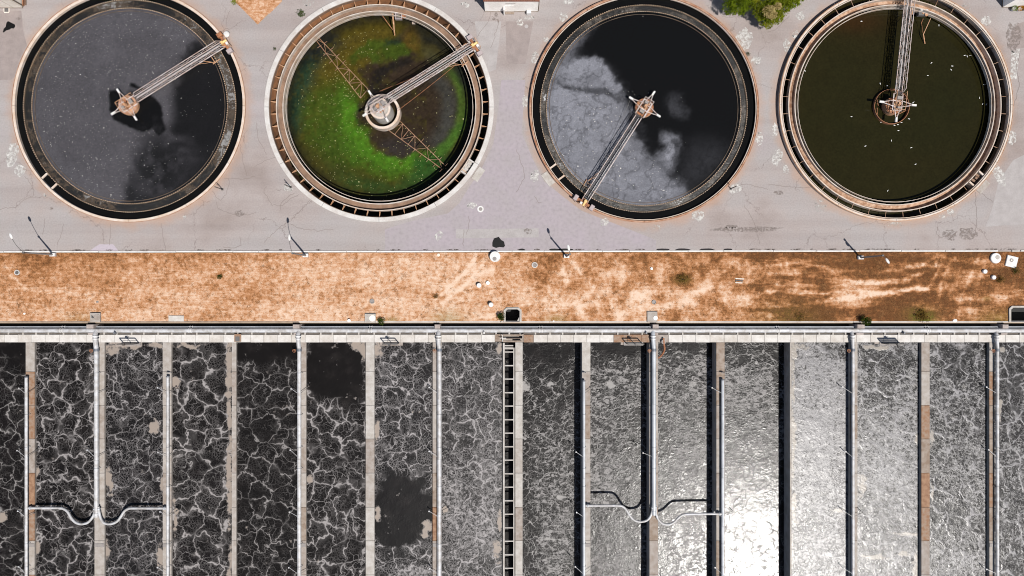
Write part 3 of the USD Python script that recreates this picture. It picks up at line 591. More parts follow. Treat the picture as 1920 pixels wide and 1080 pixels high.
# ------------------------------------------------------------------ turning bridges
def bridge(i, tip_px, tip_py, label):
    t = TANKS[i]; R = t['Rm']; zb = t['rz'] + .28; a = math.atan2(*(P(tip_px, tip_py, zb + .6)[:2] - t['C'])[::-1])
    B = thing('tank_bridge', label, 'bridge', (t['C'][0], t['C'][1], 0), a)
    hw = .43; x0, x1 = 1.3, R - .35; zt = zb + 1.02
    n = int((x1 - x0) / 1.15)
    X = np.linspace(x0, x1, n + 1)
    for s in (-1, 1):
        m = MB(); y = s * hw
        m.bar((x0, y, zb), (x1, y, zb), .095, .14).bar((x0 + .5, y, zt), (x1 - .6, y, zt), .075, .075).bar((x0 + .4, y, zb + .5), (x1 - .5, y, zb + .5), .028)
        m.bar((x0, y, zb), (x0 + .5, y, zt), .07).bar((x1, y, zb), (x1 - .6, y, zt), .07)
        for k in range(1, n): m.bar((X[k], y, zb), (X[k], y, zt), .032)
        for k in range(1, n - 1): m.bar((X[k], y, zb if k % 2 else zt), (X[k + 1], y, zt if k % 2 else zb), .032)
        obj('side_truss', m, 'bridge_paint', B)
    for k in range(n):
        m = MB()
        for q in range(4):
            yy = -.225 + .15 * q; m.box(X[k] + .03, X[k + 1] - .03, yy - .028, yy + .028, zb + .06, zb + .09)
        for q in range(3):
            xx = X[k] + (q + .5) * (X[k + 1] - X[k]) / 3; m.box(xx - .03, xx + .03, -.38, .38, zb + .02, zb + .058)
        obj('deck_grating', m, 'bridge_deck', B)
    m = MB()
    for k in range(n + 1): m.bar((X[k], -hw, zb - .04), (X[k], hw, zb - .04), .06)
    for k in range(n): m.bar((X[k], -hw if k % 2 else hw, zb - .07), (X[k + 1], hw if k % 2 else -hw, zb - .07), .05)
    obj('cross_bracing', m, 'bridge_deck', B)
    m = MB()
    m.tube([(x0 + .3, .10, zb + .16), (x1, .10, zb + .16)], .03, 6); obj('conduit', m, 'white_paint', B)
    # platform over the pier
    m = MB()
    m.box(-.95, 1.35, -.66, -.54, zb - .02, zb + .08).box(-.95, 1.35, .54, .66, zb - .02, zb + .08).box(-.95, -.83, -.54, .54, zb - .02, zb + .08).box(.3, .42, -.54, .54, zb - .02, zb + .08).box(-.4, -.32, -.54, .54, zb - .02, zb + .06)
    obj('platform_frame', m, 'bridge_paint', B)
    m = MB()
    for y in (-.66, .66):
        m.bar((-.95, y, zb + 1.0), (1.5, y, zb + 1.0), .06)
        for x in (-.95, -.2, .6, 1.35): m.bar((x, y, zb), (x, y, zb + 1.0), .05)
    m.bar((-.95, -.66, zb + 1.0), (-.95, .66, zb + 1.0), .06); obj('platform_railing', m, 'rust_pale' if i in (0, 3) else 'bridge_paint', B)
    m = MB(); m.tube([(-.1, 0, zb), (-.1, 0, zb + .55)], .24, 12).tube([(-.1, 0, zb + .55), (-.1, 0, zb + .75)], .16, 12); obj('drive_motor', m, 'rust_pale', B)
    obj('gearbox', MB().box(-.75, -.42, -.4, .1, zb + .02, zb + .4, .04), 'lid_grey', B); obj('switch_box', MB().box(.5, .95, -.35, .3, zb + .09, zb + .5, .04), 'lid_grey', B)
    for k, b in enumerate((PI / 2, PI, -PI / 2)):       # three outriggers
        L = 2.35; ca, sa = math.cos(b), math.sin(b); f = lambda r, s, z: (r * ca - s * sa, r * sa + s * ca, z)
        m = MB(); m.bar(f(.62, -.38, zb + .1), f(L - .4, -.05, zb + .1), .085).bar(f(.62, .38, zb + .1), f(L - .4, .05, zb + .1), .085)
        o = obj('outrigger', m, 'bridge_paint', B)
        obj('weight_box', MB().bar(f(L - .5, 0, zb + .12), f(L + .1, 0, zb + .12), .25, .22), 'white_paint', o)
    # carriage running on the rim
    r = R - .15; zr = t['rz']
    obj('end_beam', MB().box(r - .25, r + .10, -1.25, 1.25, zr + .10, zr + .32, .03), 'rust', B)
    for y in (-1.25, 1.25): obj('wheel_box', MB().box(r - .42, r + .34, y - .27, y + .27, zr + .14, zr + .66, .05), 'lilac_box' if i else ('rust' if y > 0 else 'lilac_box'), B)
    for y in (-1.25, 1.25): obj('wheel', MB().tube([(r - .1, y - .08, zr + .22), (r - .1, y + .08, zr + .22)], .22, 14), 'dark_iron', B)
    obj('end_platform', MB().box(r - .55, r + .1, -.5, .5, zb + .05, zb + .11), 'rust', B)
    obj('travel_motor', MB().tube([(r - .15, .1, zb + .36), (r + .45, .1, zb + .36)], .17, 12).box(r - .45, r - .15, -.1, .3, zb + .14, zb + .55, .03), 'yellow_paint', B, smooth=40)
    obj('control_box', MB().box(r + .05, r + .4, -.45, -.12, zb + .12, zb + .5, .03), 'white_paint', B)
    m = MB(); m.bar((r + .45, -.7, zr), (r + .45, -.7, zr + 1.0), .05).bar((r + .45, .75, zr), (r + .45, .75, zr + 1.0), .05).bar((r + .45, -.7, zr + 1.0), (r + .45, .75, zr + 1.0), .05); obj('end_rail', m, 'rust_pale', B)
    # scum skimmer arm hung below the outer end
    m = MB(); zz = max(t['wz'] + .25, t['lz'] - .4) if i != 1 else t['lz'] + .2
    m.bar((R - 3.9, -.5, zb), (R - 2.9, -1.15, zz), .05).bar((R - 4.6, -.5, zb), (R - 2.7, -1.2, zz), .04).bar((R - 2.7, -.55, zb), (R - 2.75, -1.25, zz), .07).bar((R - 3.1, -1.3, zz), (R - 2.0, -1.2, zz), .09)
    obj('skimmer_arm', m, 'rust_pale', B)
    return B
bridge(0, 416, 80, 'white lattice bridge over the grey leftmost tank, reaching its upper right rim')
bridge(1, 888, 84, 'white lattice bridge over the green algae tank')
bridge(2, 1096, 378, 'white lattice bridge over the half grey tank, reaching its lower left rim')
bridge(3, 1708, -14, 'white lattice bridge over the gull dotted tank, reaching the top of the picture')

# cables hanging from the bridge of the third tank and the second
def cable(p0, p1, label, m='dark_iron', r=.02):
    q = [np.asarray(p0) + (np.asarray(p1) - p0) * k / 8 - np.array([0, 0, .25 * math.sin(PI * k / 8)]) for k in range(9)]
    o = obj('cable', MB().tube(q, r, 5), m); tag(o, label, 'cable', GROUPS['cable'])
cable(P(1184, 182, 1.0), P(1120, 330, .9), 'thin dark cable along the bridge of the half grey tank')
cable(P(712, 171, -1.0), P(838, 118, .2), 'upper rusty cable stretched along the bridge of the green tank', 'rust', .03)
cable(P(745, 208, -1.0), P(855, 121, .2), 'lower rusty cable stretched beside the bridge of the green tank', 'rust', .03)

# ------------------------------------------------------------------ scraper arms of the green tank
def scraper(p_in_a, p_in_b, p_out_a, p_out_b, label, ext):
    z = TANKS[1]['wz'] + .55
    A0, B0, A1, B1 = (P(*q, z) for q in (p_in_a, p_in_b, p_out_a, p_out_b))
    S = thing('scraper_arm', label, 'scraper', (0, 0, 0))
    m = MB(); m.bar(A0, A1, .08).bar(B0, B1, .08); obj('arm_chords', m, 'rust_arm', S)
    n = 8
    for k in range(n + 1):
        u = k / n; a, b = A0 + (A1 - A0) * u, B0 + (B1 - B0) * u
        m = MB(); m.bar(a, b, .055)
        if k < n:
            v = (k + 1) / n; m.bar(a if k % 2 else b, (B0 + (B1 - B0) * v) if k % 2 else (A0 + (A1 - A0) * v), .045)
        obj('arm_lattice', m, 'rust_arm', S)
        if u > .45:   # scraper blade brackets
            d = (b - a) / np.linalg.norm(b - a); m = MB(); m.bar(a - d * .5, b + d * .5, .055); obj('blade_bracket', m, 'rust_arm', S)
    m = MB()
    dz = np.array([0, 0, 1.5]); m.bar(A0 - dz, A1 - dz * .3, .08).bar(B0 - dz, B1 - dz * .3, .08); obj('lower_chords', m, 'rust', S)
scraper((690, 167), (676, 184), (596, 69), (590, 72), 'rusty lattice scraper arm running up left from the well of the green tank', 0)
scraper((744, 221), (727, 243), (835, 311), (829, 317), 'rusty lattice scraper arm running down right from the well of the green tank', 0)
t = TANKS[1]
S = thing('scum_pipe', 'rusty scum pipe with slanted brace at the top of the green tank', 'pipe')
obj('pipe', MB().tube([P(736, 25, -.4), P(738, 45, -1.2), P(740, 66, -2.6)], [.12, .11, .08], 8), 'rust_pale', S)
obj('brace', MB().bar(P(714, 25, -.5), P(736.5, 56, -2.2), .08), 'rust', S)
S = thing('scum_box', 'white scum box with dark opening at the top edge of the green tank', 'box', P(747, 30, .0))
m = MB(); m.box(-.45, .45, -.4, -.32, -.5, .1).box(-.45, .45, .32, .4, -.5, .1).box(-.45, -.35, -.32, .32, -.5, .1).box(.35, .45, -.32, .32, -.5, .1); obj('box_walls', m, 'lilac_box', S)
obj('box_floor', MB().box(-.35, .35, -.32, .32, -.5, -.42), 'dark_iron', S); obj('side_plate', MB().box(.46, .95, -.25, .38, -.3, -.1), 'rust', S)
S = thing('float_box', 'small pale square float near the scum box of the green tank', 'box', P(775.5, 41, -3.2)); obj('float', MB().box(-.22, .22, -.25, .25, -.25, .15, .03), 'rim_pale', S); obj('stem', MB().bar((0, 0, -.45), (0, 0, -.2), .06), 'rust', S)
S = thing('scum_pipe', 'thin rusty pole with hooked end right of the bridge on the dark tank', 'pipe')
obj('pipe', MB().bar(P(1745, 34, .5), P(1731, 65, -.3), .07).bar(P(1731, 64, -.3), P(1734, 82, -.8), .11), 'rust_pale', S); obj('brace', MB().bar(P(1731, 35, .4), P(1727, 44, -.2), .07).bar(P(1728, 44, -.2), P(1731, 64, -.3), .03), 'rust', S)
S = thing('scum_box', 'dark scum box with round rusty lids beside the top of the right hand bridge', 'box', P(1732, 24, .2))
obj('box_walls', MB().box(-.7, .55, -.35, .4, -.5, .05, .04), 'dark_iron', S); obj('lid', MB().lathe([(.01, .06), (.22, .06), (.22, .16), (.01, .16)], 20, c=(.3, -.28)), 'rust_pale', S); obj('lid', MB().lathe([(.01, .06), (.12, .06), (.12, .13), (.01, .13)], 16, c=(-.12, -.08)), 'rust_pale', S); obj('hinge', MB().box(-.5, -.2, .25, .4, .06, .14).box(.2, .5, .3, .42, .06, .16), 'white_paint', S)

# ------------------------------------------------------------------ water in the tanks
def raster(w, h, ops, x0, y0, base=0.0):
    """A picture-plane map of what floats where, in photo pixels: soft polygons painted in turn."""
    im = np.full((h, w), float(base))
    for pts, val_, soft, al in ops:
        k = Image.new('L', (w, h), 0); ImageDraw.Draw(k).polygon([(x - x0, y - y0) for x, y in pts], fill=255)
        k = gaussian_filter(np.asarray(k, float) / 255, soft) * al; im = im * (1 - k) + val_ * k
    return im
def disc_water(t, r, z, colour, m, label, step=0.13):
    c = t['C']; X, Y, Q = grid(c[0] - r, c[0] + r, c[1] - r, c[1] + r, step)
    ok = (np.hypot(X - c[0], Y - c[1]) <= r + step)
    Qk = Q[ok[Q].all(1)]; used = np.unique(Qk); mp = np.full(len(X), -1); mp[used] = np.arange(len(used))
    X, Y, Qk = X[used], Y[used], mp[Qk]
    k = PPM * CAM_H / (CAM_H - z)
    o = obj('water', (np.column_stack([X, Y, np.full(len(X), z)]), Qk), m, tint=colour(X, Y, X * k + 960, 540 - Y * k), kind='structure', label=label, cat='water')
    return o
def sample(im, x, y, x0, y0): return map_coordinates(im, [y - y0, x - x0], order=1, mode='nearest')

DARK = np.array([0.0040, 0.0040, 0.0041])
def col1(X, Y, px, py):
    im = raster(480, 440, [([(0, 0), (480, 0), (480, 440), (0, 440)], .8, 1, 1),
        ([(372, 72), (400, 90), (460, 100), (460, 420), (230, 420), (236, 360), (252, 325), (262, 290), (300, 270), (318, 245), (322, 205), (326, 150), (345, 105)], .03, 7, .97),
        ([(252, 330), (262, 285), (290, 262), (330, 262), (370, 280), (360, 330), (300, 385), (250, 385)], .30, 9, .75),
        ([(300, 235), (316, 240), (324, 262), (316, 282), (300, 268)], .55, 4, .8), ([(275, 245), (305, 250), (320, 262), (300, 285), (275, 280), (255, 262)], .34, 5, .7),
        ([(206, 171), (225, 169), (233, 180), (262, 168), (244, 164), (244, 157), (252, 156), (268, 167), (290, 183), (303, 200), (305, 228), (311, 245), (298, 255), (286, 240), (268, 247), (245, 241), (215, 226), (206, 208)], .0, 1.4, 1.0),
        ([(240, 168), (262, 170), (262, 182), (240, 182)], .3, 4, .7)], 0, 0)
    w = (fbm2(X, Y, 0.9, 4, 51) - .5) * 22; w2 = (fbm2(X, Y, 0.9, 4, 52) - .5) * 22
    hub = np.clip((np.hypot(px - 258, py - 205) - 50) / 40, .3, 1.0); w = w * 1.6 * hub; w2 = w2 * 1.6 * hub
    v = sample(im, px + w, py + w2, 0, 0)
    lr = np.exp(-((px - 300) / 55) ** 2 - ((py - 310) / 70) ** 2); v = v * (1 - lr * .8) + lr * .8 * np.clip(v * .4 + (fbm2(X, Y, .7, 5, 57) - .50) * 2.2, .02, .7)
    ox, oy = X - TANKS[0]['C'][0], Y - TANKS[0]['C'][1]; rr = np.hypot(ox, oy) + 4 * (fbm2(X, Y, .25, 3, 94) - .5); th = np.arctan2(oy, ox)
    v = v * (.80 + .40 * fbm2(rr * 1.2, th * 3.0, .8, 5, 95))
    v = v * (0.66 + .55 * fbm2(X, Y, .22, 4, 53)) * (0.62 + .76 * fbm2(X, Y, 4.5, 3, 54))
    v += .05 * np.clip(fbm2(X, Y, .4, 5, 55) - .55, 0, 1)
    return DARK * (1 - v[:, None]) + np.array([.064, .061, .068]) * v[:, None]
def col3(X, Y, px, py):
    x0, y0 = 980, 0
    im = raster(460, 440, [
        ([(1010, 60), (1085, 50), (1110, 20), (1095, 60), (1075, 90), (1062, 110), (1120, 120), (1150, 150), (1160, 170), (1180, 205), (1185, 225), (1186, 262), (1215, 280), (1245, 330), (1285, 350), (1300, 390), (1200, 400), (1080, 380), (1010, 280)], .66, 8, 1),
        ([(1085, 30), (1120, 20), (1090, 75), (1060, 120), (1035, 130), (1040, 100)], .40, 8, .7),
        ([(1020, 190), (1030, 160), (1085, 170), (1135, 175), (1150, 190), (1165, 215), (1178, 222), (1182, 245), (1165, 320), (1130, 350), (1060, 330), (1025, 260)], .85, 6, .9),
        ([(1195, 300), (1240, 330), (1262, 350), (1230, 380), (1150, 375), (1140, 340)], .80, 9, .7),
        ([(1046, 146), (1056, 158), (1070, 163), (1100, 162), (1125, 165), (1145, 172), (1168, 185), (1163, 195), (1150, 185), (1120, 178), (1090, 168), (1062, 168), (1048, 158)], .22, 1.6, .95),
        ([(1056, 125), (1066, 120), (1080, 115), (1095, 106), (1108, 110), (1115, 104), (1126, 112), (1130, 122), (1140, 135), (1155, 148), (1166, 164), (1160, 172), (1140, 162), (1128, 150), (1112, 142), (1095, 145), (1098, 156), (1085, 158), (1074, 156), (1072, 140), (1066, 135), (1068, 155), (1062, 157), (1058, 143)], .84, 2.4, .9),
        ([(1180, 217), (1205, 225), (1210, 255), (1196, 262), (1186, 240)], .05, 2, .95),
        ([(1190, 262), (1205, 262), (1212, 272), (1205, 285), (1195, 272)], .55, 2.5, .8),
        ([(1208, 262), (1232, 268), (1243, 285), (1230, 296), (1216, 290)], .0, 3, .9),
        ([(1240, 252), (1258, 250), (1272, 258), (1274, 275), (1266, 300), (1258, 320), (1244, 322), (1238, 305), (1225, 298), (1232, 285), (1244, 275)], .66, 4, .9),
        ([(1246, 275), (1258, 268), (1266, 280), (1258, 292), (1250, 300), (1246, 290)], .92, 1.4, .9), ([(1262, 262), (1276, 268), (1270, 300), (1262, 320), (1256, 318), (1264, 295)], .2, 2, .9),
        ([(1282, 352), (1330, 330), (1370, 280), (1300, 260), (1280, 300)], .10, 14, .8),
        ([(1255, 175), (1275, 178), (1280, 195), (1290, 210), (1275, 222), (1258, 212), (1252, 195)], .15, 5, .9)], x0, y0)
    w = (fbm2(X, Y, .8, 5, 61) - .5) * 22 + (fbm2(X, Y, 3.0, 3, 66) - .5) * 7; w2 = (fbm2(X, Y, .8, 5, 62) - .5) * 22 + (fbm2(X, Y, 3.0, 3, 67) - .5) * 7
    v = sample(im, px + w * 1.15, py + w2 * 1.15, x0, y0)
    v = v * (0.72 + .45 * fbm2(X * .8 + Y * .5, (Y * .8 - X * .5) * 2.5, .35, 4, 63) + .10 * (fbm2(X, Y, .18, 2, 68) - .5))
    ox, oy = X - TANKS[2]['C'][0], Y - TANKS[2]['C'][1]; rr = np.hypot(ox, oy) + 1.6 * (fbm2(X, Y, .28, 3, 91) - .5) * 3; th = np.arctan2(oy, ox) + (fbm2(X, Y, .3, 3, 92) - .5) * 1.2
    st = fbm2(rr * 1.6, th * 3.2, .9, 5, 93); v = np.clip(v * (.55 + .9 * st) - .8 * np.clip(st - .60, 0, 1) * v, 0, 1.1)
    vein = np.abs(fbm2(X, Y, .55, 4, 69) - .5); v = v * (1 - .42 * np.exp(-(vein / .020) ** 2))
    v = v * (0.72 + .56 * fbm2(X, Y, 4.5, 3, 64))
    return DARK * (1 - v[:, None]) + np.array([.158, .160, .182]) * v[:, None]
def col2(X, Y, px, py):
    wf = lambda k, sc, o: (fbm2(X, Y, sc, o, k) - .5)
    wx = wf(71, .45, 5) * 26 + wf(74, 1.6, 4) * 16; wy = wf(72, .45, 5) * 26 + wf(75, 1.6, 4) * 16
    col = np.tile(np.array([0.034, 0.027, 0.0048]), (len(X), 1))
    def put(c, pts, soft, al=1.0, w=1.0):
        im = raster(440, 420, [(pts, 1.0, soft, 1.0)], 500, 0); k = (sample(im, px + wx * w, py + wy * w, 500, 0) * al)[:, None]
        col[:] = col * (1 - k) + np.array(c) * k
    put((.048, .036, .0055), [(590, 130), (640, 80), (700, 45), (760, 50), (800, 90), (700, 120), (650, 170), (610, 230), (580, 260), (570, 200)], 14, .9)
    put((.022, .045, .0055), [(560, 190), (600, 160), (640, 150), (680, 190), (690, 260), (720, 310), (640, 320), (590, 290), (560, 250)], 12, .8)
    put((.007, .024, .015), [(536, 210), (545, 150), (575, 92), (604, 104), (590, 150), (572, 190), (562, 235), (546, 265)], 8, .85)
    put((.012, .034, .008), [(600, 300), (640, 320), (690, 335), (740, 345), (800, 325), (838, 285), (856, 300), (820, 345), (760, 366), (700, 368), (640, 350)], 8, .8)
    put((.028, .028, .006), [(570, 260), (600, 290), (650, 330), (640, 350), (590, 320), (560, 280)], 8, .7)
    put((.030, .068, .0062), [(640, 150), (668, 180), (680, 215), (676, 240), (700, 262), (720, 290), (755, 298), (785, 276), (812, 282), (800, 312), (770, 330), (735, 336), (700, 326), (664, 302), (640, 270), (628, 225), (632, 185)], 7, .92)
    put((.040, .108, .0075), [(640, 190), (655, 185), (672, 205), (668, 232), (688, 262), (715, 292), (752, 301), (782, 288), (788, 302), (760, 318), (720, 314), (688, 296), (660, 262), (645, 230)], 4, .8)
    put((.014, .046, .009), [(782, 300), (812, 285), (842, 270), (830, 310), (800, 335), (760, 345)], 6, .85)
    brown = [(668, 130), (700, 112), (760, 92), (800, 108), (846, 150), (862, 200), (850, 250), (816, 288), (792, 278), (770, 288), (748, 296), (718, 290), (694, 272), (684, 258), (698, 248), (680, 238), (668, 226), (668, 212), (676, 196), (690, 182), (690, 155)]
    put((.0185, .0125, .0085), brown, 3, .96)
    put((.024, .016, .010), [(690, 120), (760, 100), (790, 120), (740, 150), (700, 160)], 8, .6)
    put((.020, .017, .016), [(715, 262), (760, 256), (800, 268), (790, 282), (750, 296), (718, 288)], 6, .8)
    put((.0050, .0052, .0055), [(702, 130), (715, 122), (760, 110), (780, 112), (772, 122), (740, 134), (722, 142), (712, 175), (740, 190), (700, 200), (694, 170)], 4, .75)
    put((.030, .031, .028), [(800, 135), (836, 148), (850, 175), (854, 205), (850, 235), (832, 265), (812, 280), (800, 268), (824, 240), (832, 200), (826, 168)], 8, .9, .5)
    put((.034, .033, .016), [(790, 88), (815, 98), (845, 122), (862, 150), (850, 160), (830, 138), (800, 112)], 5, .8, .6)
    put((.034, .062, .010), [(842, 125), (860, 140), (872, 170), (877, 200), (874, 230), (862, 255), (840, 284), (818, 292), (812, 284), (838, 262), (855, 230), (859, 200), (855, 170), (846, 145)], 3.5, .9, .45)
    put((.030, .078, .011), [(874, 225), (862, 255), (840, 284), (818, 294), (812, 284), (838, 262), (856, 232)], 4, .7, .5)
    put((.005, .013, .012), [(855, 105), (880, 140), (880, 175), (868, 160), (852, 130)], 6, .85, .5)
    put((.026, .041, .005), [(650, 112), (662, 100), (672, 90), (690, 76), (710, 72), (735, 74), (755, 80), (772, 95), (768, 106), (745, 107), (740, 115), (720, 114), (700, 116), (690, 105), (672, 107), (664, 120), (656, 126)], 2.5, .95, .9)
    put((.006, .011, .010), [(724, 78), (740, 72), (762, 52), (772, 48), (768, 62), (748, 86), (730, 84)], 3, .75)
    put((.048, .028, .006), [(748, 70), (765, 46), (780, 52), (790, 80), (775, 96), (760, 86)], 4, .6)
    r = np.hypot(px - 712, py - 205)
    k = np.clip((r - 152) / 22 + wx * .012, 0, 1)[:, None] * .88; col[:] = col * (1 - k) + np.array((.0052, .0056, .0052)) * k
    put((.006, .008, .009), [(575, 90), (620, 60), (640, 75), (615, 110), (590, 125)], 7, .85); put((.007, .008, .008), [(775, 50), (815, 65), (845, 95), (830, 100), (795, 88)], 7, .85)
    sp = np.clip(fbm2(X, Y, 2.6, 4, 76) - .56, 0, 1)[:, None] * 2.2
    col = col * (1 - sp) + np.array((.040, .034, .006)) * sp * (.3 + .7 * (px < 700))[:, None] + col * sp * (.7 - .7 * (px < 700))[:, None]
    ol = np.clip((fbm2(X, Y, 1.1, 5, 77) - .52) * 3.2, 0, .55)[:, None] * (px < 800)[:, None]
    col = col * (1 - ol) + np.array((.036, .030, .0055)) * ol * .9 + col * ol * .1
    return col * np.clip(0.25 + 1.15 * fbm2(X, Y, 2.4, 4, 73) + .45 * (fbm2(X, Y, 5.0, 2, 78) - .2), .3, 1.7)[:, None]
def col4(X, Y, px, py):
    k = np.clip(.5 + 1.5 * (fbm2(X, Y, .12, 3, 81) - .5), 0, 1)[:, None]
    c = np.array([.0125, .0100, .0032]) * (1 - k) + np.array([.0098, .0099, .0034]) * k
    red = np.exp(-((px - 1600) / 60) ** 2) * np.exp(-((py - 40) / 22) ** 2)
    c = c + red[:, None] * np.array([.008, .0, 0.0])
    return c * (.85 + .3 * fbm2(X, Y, 1.2, 3, 82))[:, None]
disc_water(TANKS[0], TANKS[0]['Lim'] + .06, TANKS[0]['wz'], col1, 'scum_water', 'still black water with grey scum in the leftmost tank')
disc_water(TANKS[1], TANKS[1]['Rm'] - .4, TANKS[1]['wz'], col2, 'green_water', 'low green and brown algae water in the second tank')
disc_water(TANKS[2], TANKS[2]['Lim'] + .06, TANKS[2]['wz'], col3, 'scum_water', 'black water half under pale grey scum in the third tank')
disc_water(TANKS[3], TANKS[3]['Rm'] - .3, TANKS[3]['wz'], col4, 'green_water', 'plain dark green water in the rightmost tank')
plain('black_water', (0.0044, 0.0044, 0.0043), 0.12, scale=.4, spec=.08)
for i in (0, 2):
    t = TANKS[i]
    obj('water', MB().lathe([(t['Lom'] - .05, t['wz'] - .02), (t['Rm'] - .25, t['wz'] - .02)], 160, c=t['C'], closed=False).xf(lambda v: v) , 'black_water', kind='structure', label=['black water in the outer channel of the leftmost tank', '', 'black water in the outer channel of the third tank'][i], cat='water')
# frothing water running in the troughs of tanks one and three
def trough_mat(name, white, brown):
    mat(name, {'g': ('geometry', {}), 'n': ('noise_texture', dict(scale=1.9, detail=8.0, roughness=0.75, distortion=1.0)), 'n2': ('noise_texture', dict(scale=.22, detail=3.0)),
        's': ('math', dict(math_type='multiply_add', value2=0.9, value3=-.45)), 'ad': ('math', dict(math_type='add')),
        'r': ('rgb_ramp', dict(ramp=[(0.36, (.006, .0055, .005)), (0.50, (.010, .009, .007)), (0.56, brown), (0.60, tuple(c * 1.3 for c in brown)), (.64, tuple(c * .3 for c in brown)), (.70, white), (.85, white)])),
        'b': ('bump', dict(strength=.6, distance=.1)), 'p': ('principled_bsdf', dict(roughness=.35))},
        [('g.position', 'n.vector'), ('g.position', 'n2.vector'), ('n2.fac', 's.value1'), ('n.fac', 'ad.value1'), ('s.value', 'ad.value2'), ('ad.value', 'r.fac'), ('r.color', 'p.base_color'), ('n.fac', 'b.height'), ('b.normal', 'p.normal')])
trough_mat('trough_water_a', (.17, .165, .16), (.045, .031, .020)); trough_mat('trough_water_b', (.34, .34, .345), (.055, .045, .036))
for i, nm in ((0, 'trough_water_a'), (2, 'trough_water_b')):
    t = TANKS[i]; obj('water', MB().lathe([(t['Lim'] + .12, t['lz'] - .14), (t['Lom'] - .12, t['lz'] - .14)], 160, c=t['C'], closed=False), nm, kind='structure', label=['brown frothy water in the trough of the leftmost tank', '', 'white streaked frothy water in the trough of the third tank'][i], cat='water')
# flecks of froth on the tanks
def flecks(i, n, m, label, rmax, sizes, keep):
    t = TANKS[i]; b = MB(); k = 0
    while k < n:
        r = rmax * math.sqrt(rnd.random()); a = rnd.uniform(0, 2 * PI); x, y = t['C'][0] + r * math.cos(a), t['C'][1] + r * math.sin(a)
        if rnd.random() > keep(x * PPM + 960, 540 - y * PPM): continue
        s = rnd.uniform(*sizes) * (1.7 if rnd.random() < .06 else 1); a = rnd.uniform(0, PI); e = rnd.uniform(.5, 1.0); z = t['wz'] + .012
        v = [(x + s * math.cos(a + q * PI / 3) * (1 if q % 3 else e), y + s * e * math.sin(a + q * PI / 3), z) for q in range(6)] + [(x, y, z + .02)]
        b.add(v, [(q, (q + 1) % 6, 6) for q in range(6)]); k += 1
    o = obj('froth_flecks', b, m); tag(o, label, 'froth', kind='stuff')
flecks(0, 900, 'fleck_white', 'pale froth flecks floating on the grey leftmost tank', 12.7, (.016, .046), lambda x, y: (.9 if x < 320 - (y - 200) * .25 else .12) * (.03 if (205 < x < 305 and 165 < y < 245) else 1))
flecks(1, 640, 'fleck_yellow', 'yellowish flecks floating on the green algae tank', 12.0, (.024, .068), lambda x, y: (.95 if x < 690 else .12) if y < 240 else .7 if x < 820 else .2)
flecks(2, 220, 'fleck_white', 'pale flecks floating on the scum of the third tank', 12.6, (.025, .06), lambda x, y: .9 if (x < 1190 and y > 160) or (x < 1270 and y > 300) else .03)

# ------------------------------------------------------------------ gulls
def gull():
    g = thing('gull', 'small white gull afloat on the dark green tank', 'bird', (0, 0, -5), 0, 'gulls on the dark green tank')
    body = trimesh.creation.icosphere(2, 1.0); v = body.vertices * [.21, .085, .075]
    v[:, 2] += .055 + np.clip(-v[:, 0], 0, 1) * .2; v[:, 1] *= 1 - .45 * np.clip(-v[:, 0] / .21, 0, 1); v[:, 2] += 0
    hd = trimesh.creation.icosphere(2, .052); hd.apply_translation((.19, 0, .165)); nk = MB().tube([(.13, 0, .08), (.185, 0, .15)], [.055, .04], 8)
    bm = MB().add(v, body.faces).add(hd.vertices, hd.faces); m = nk.mesh(); bm.add(m.vertices, m.faces)
    obj('body', bm.xf(lambda v: v * .52), 'gull_white', g, smooth=50)
    for s in (-1, 1):
        w = trimesh.creation.icosphere(2, 1.0); q = w.vertices * [.17, .022, .055]; q += [-.05, s * .072, .10]; q[:, 2] += np.clip(-q[:, 0], 0, 1) * .12
        obj('wing', MB().add(q * .52, w.faces), 'gull_grey', g, smooth=50)
    obj('tail', MB().add(.52 * np.array([(-.18, -.03, .10), (-.18, .03, .10), (-.30, .035, .125), (-.30, -.035, .125), (-.18, 0, .12), (-.30, 0, .14)]), [(0, 1, 4), (2, 3, 5), (1, 2, 5), (1, 5, 4), (3, 0, 4), (3, 4, 5), (0, 3, 2), (0, 2, 1)]), 'gull_white', g)
    obj('beak', MB().add(.52 * np.array([(.235, -.012, .165), (.235, .012, .165), (.235, 0, .18), (.285, 0, .155)]), [(0, 1, 2), (0, 3, 1), (1, 3, 2), (2, 3, 0)]), 'yellow_paint', g)
    return g
gulls_px = [(1615, 40), (1760, 47.5), (1808, 104), (1813, 106), (1818.5, 104), (1746, 118), (1785, 124), (1783, 131), (1739, 142), (1650, 157), (1663, 161), (1841, 130), (1845, 159), (1836, 184), (1842, 195), (1849, 196), (1712, 192), (1596, 219), (1704, 223), (1690, 230), (1683, 234), (1677, 235), (1652, 229), (1684, 245), (1671, 264), (1509, 133), (1622, 274), (1708, 277), (1716, 308), (1664, 358)]
g0 = gull()
for k, (x, y) in enumerate(gulls_px):
    p = P(x, y, TANKS[3]['wz']); a = rnd.uniform(0, 2 * PI)
    if k == 0:
        UsdGeom.Xformable(g0).GetOrderedXformOps()[0].Set(Gf.Vec3d(*map(float, p)))
    else: copy_of(g0, p, a)

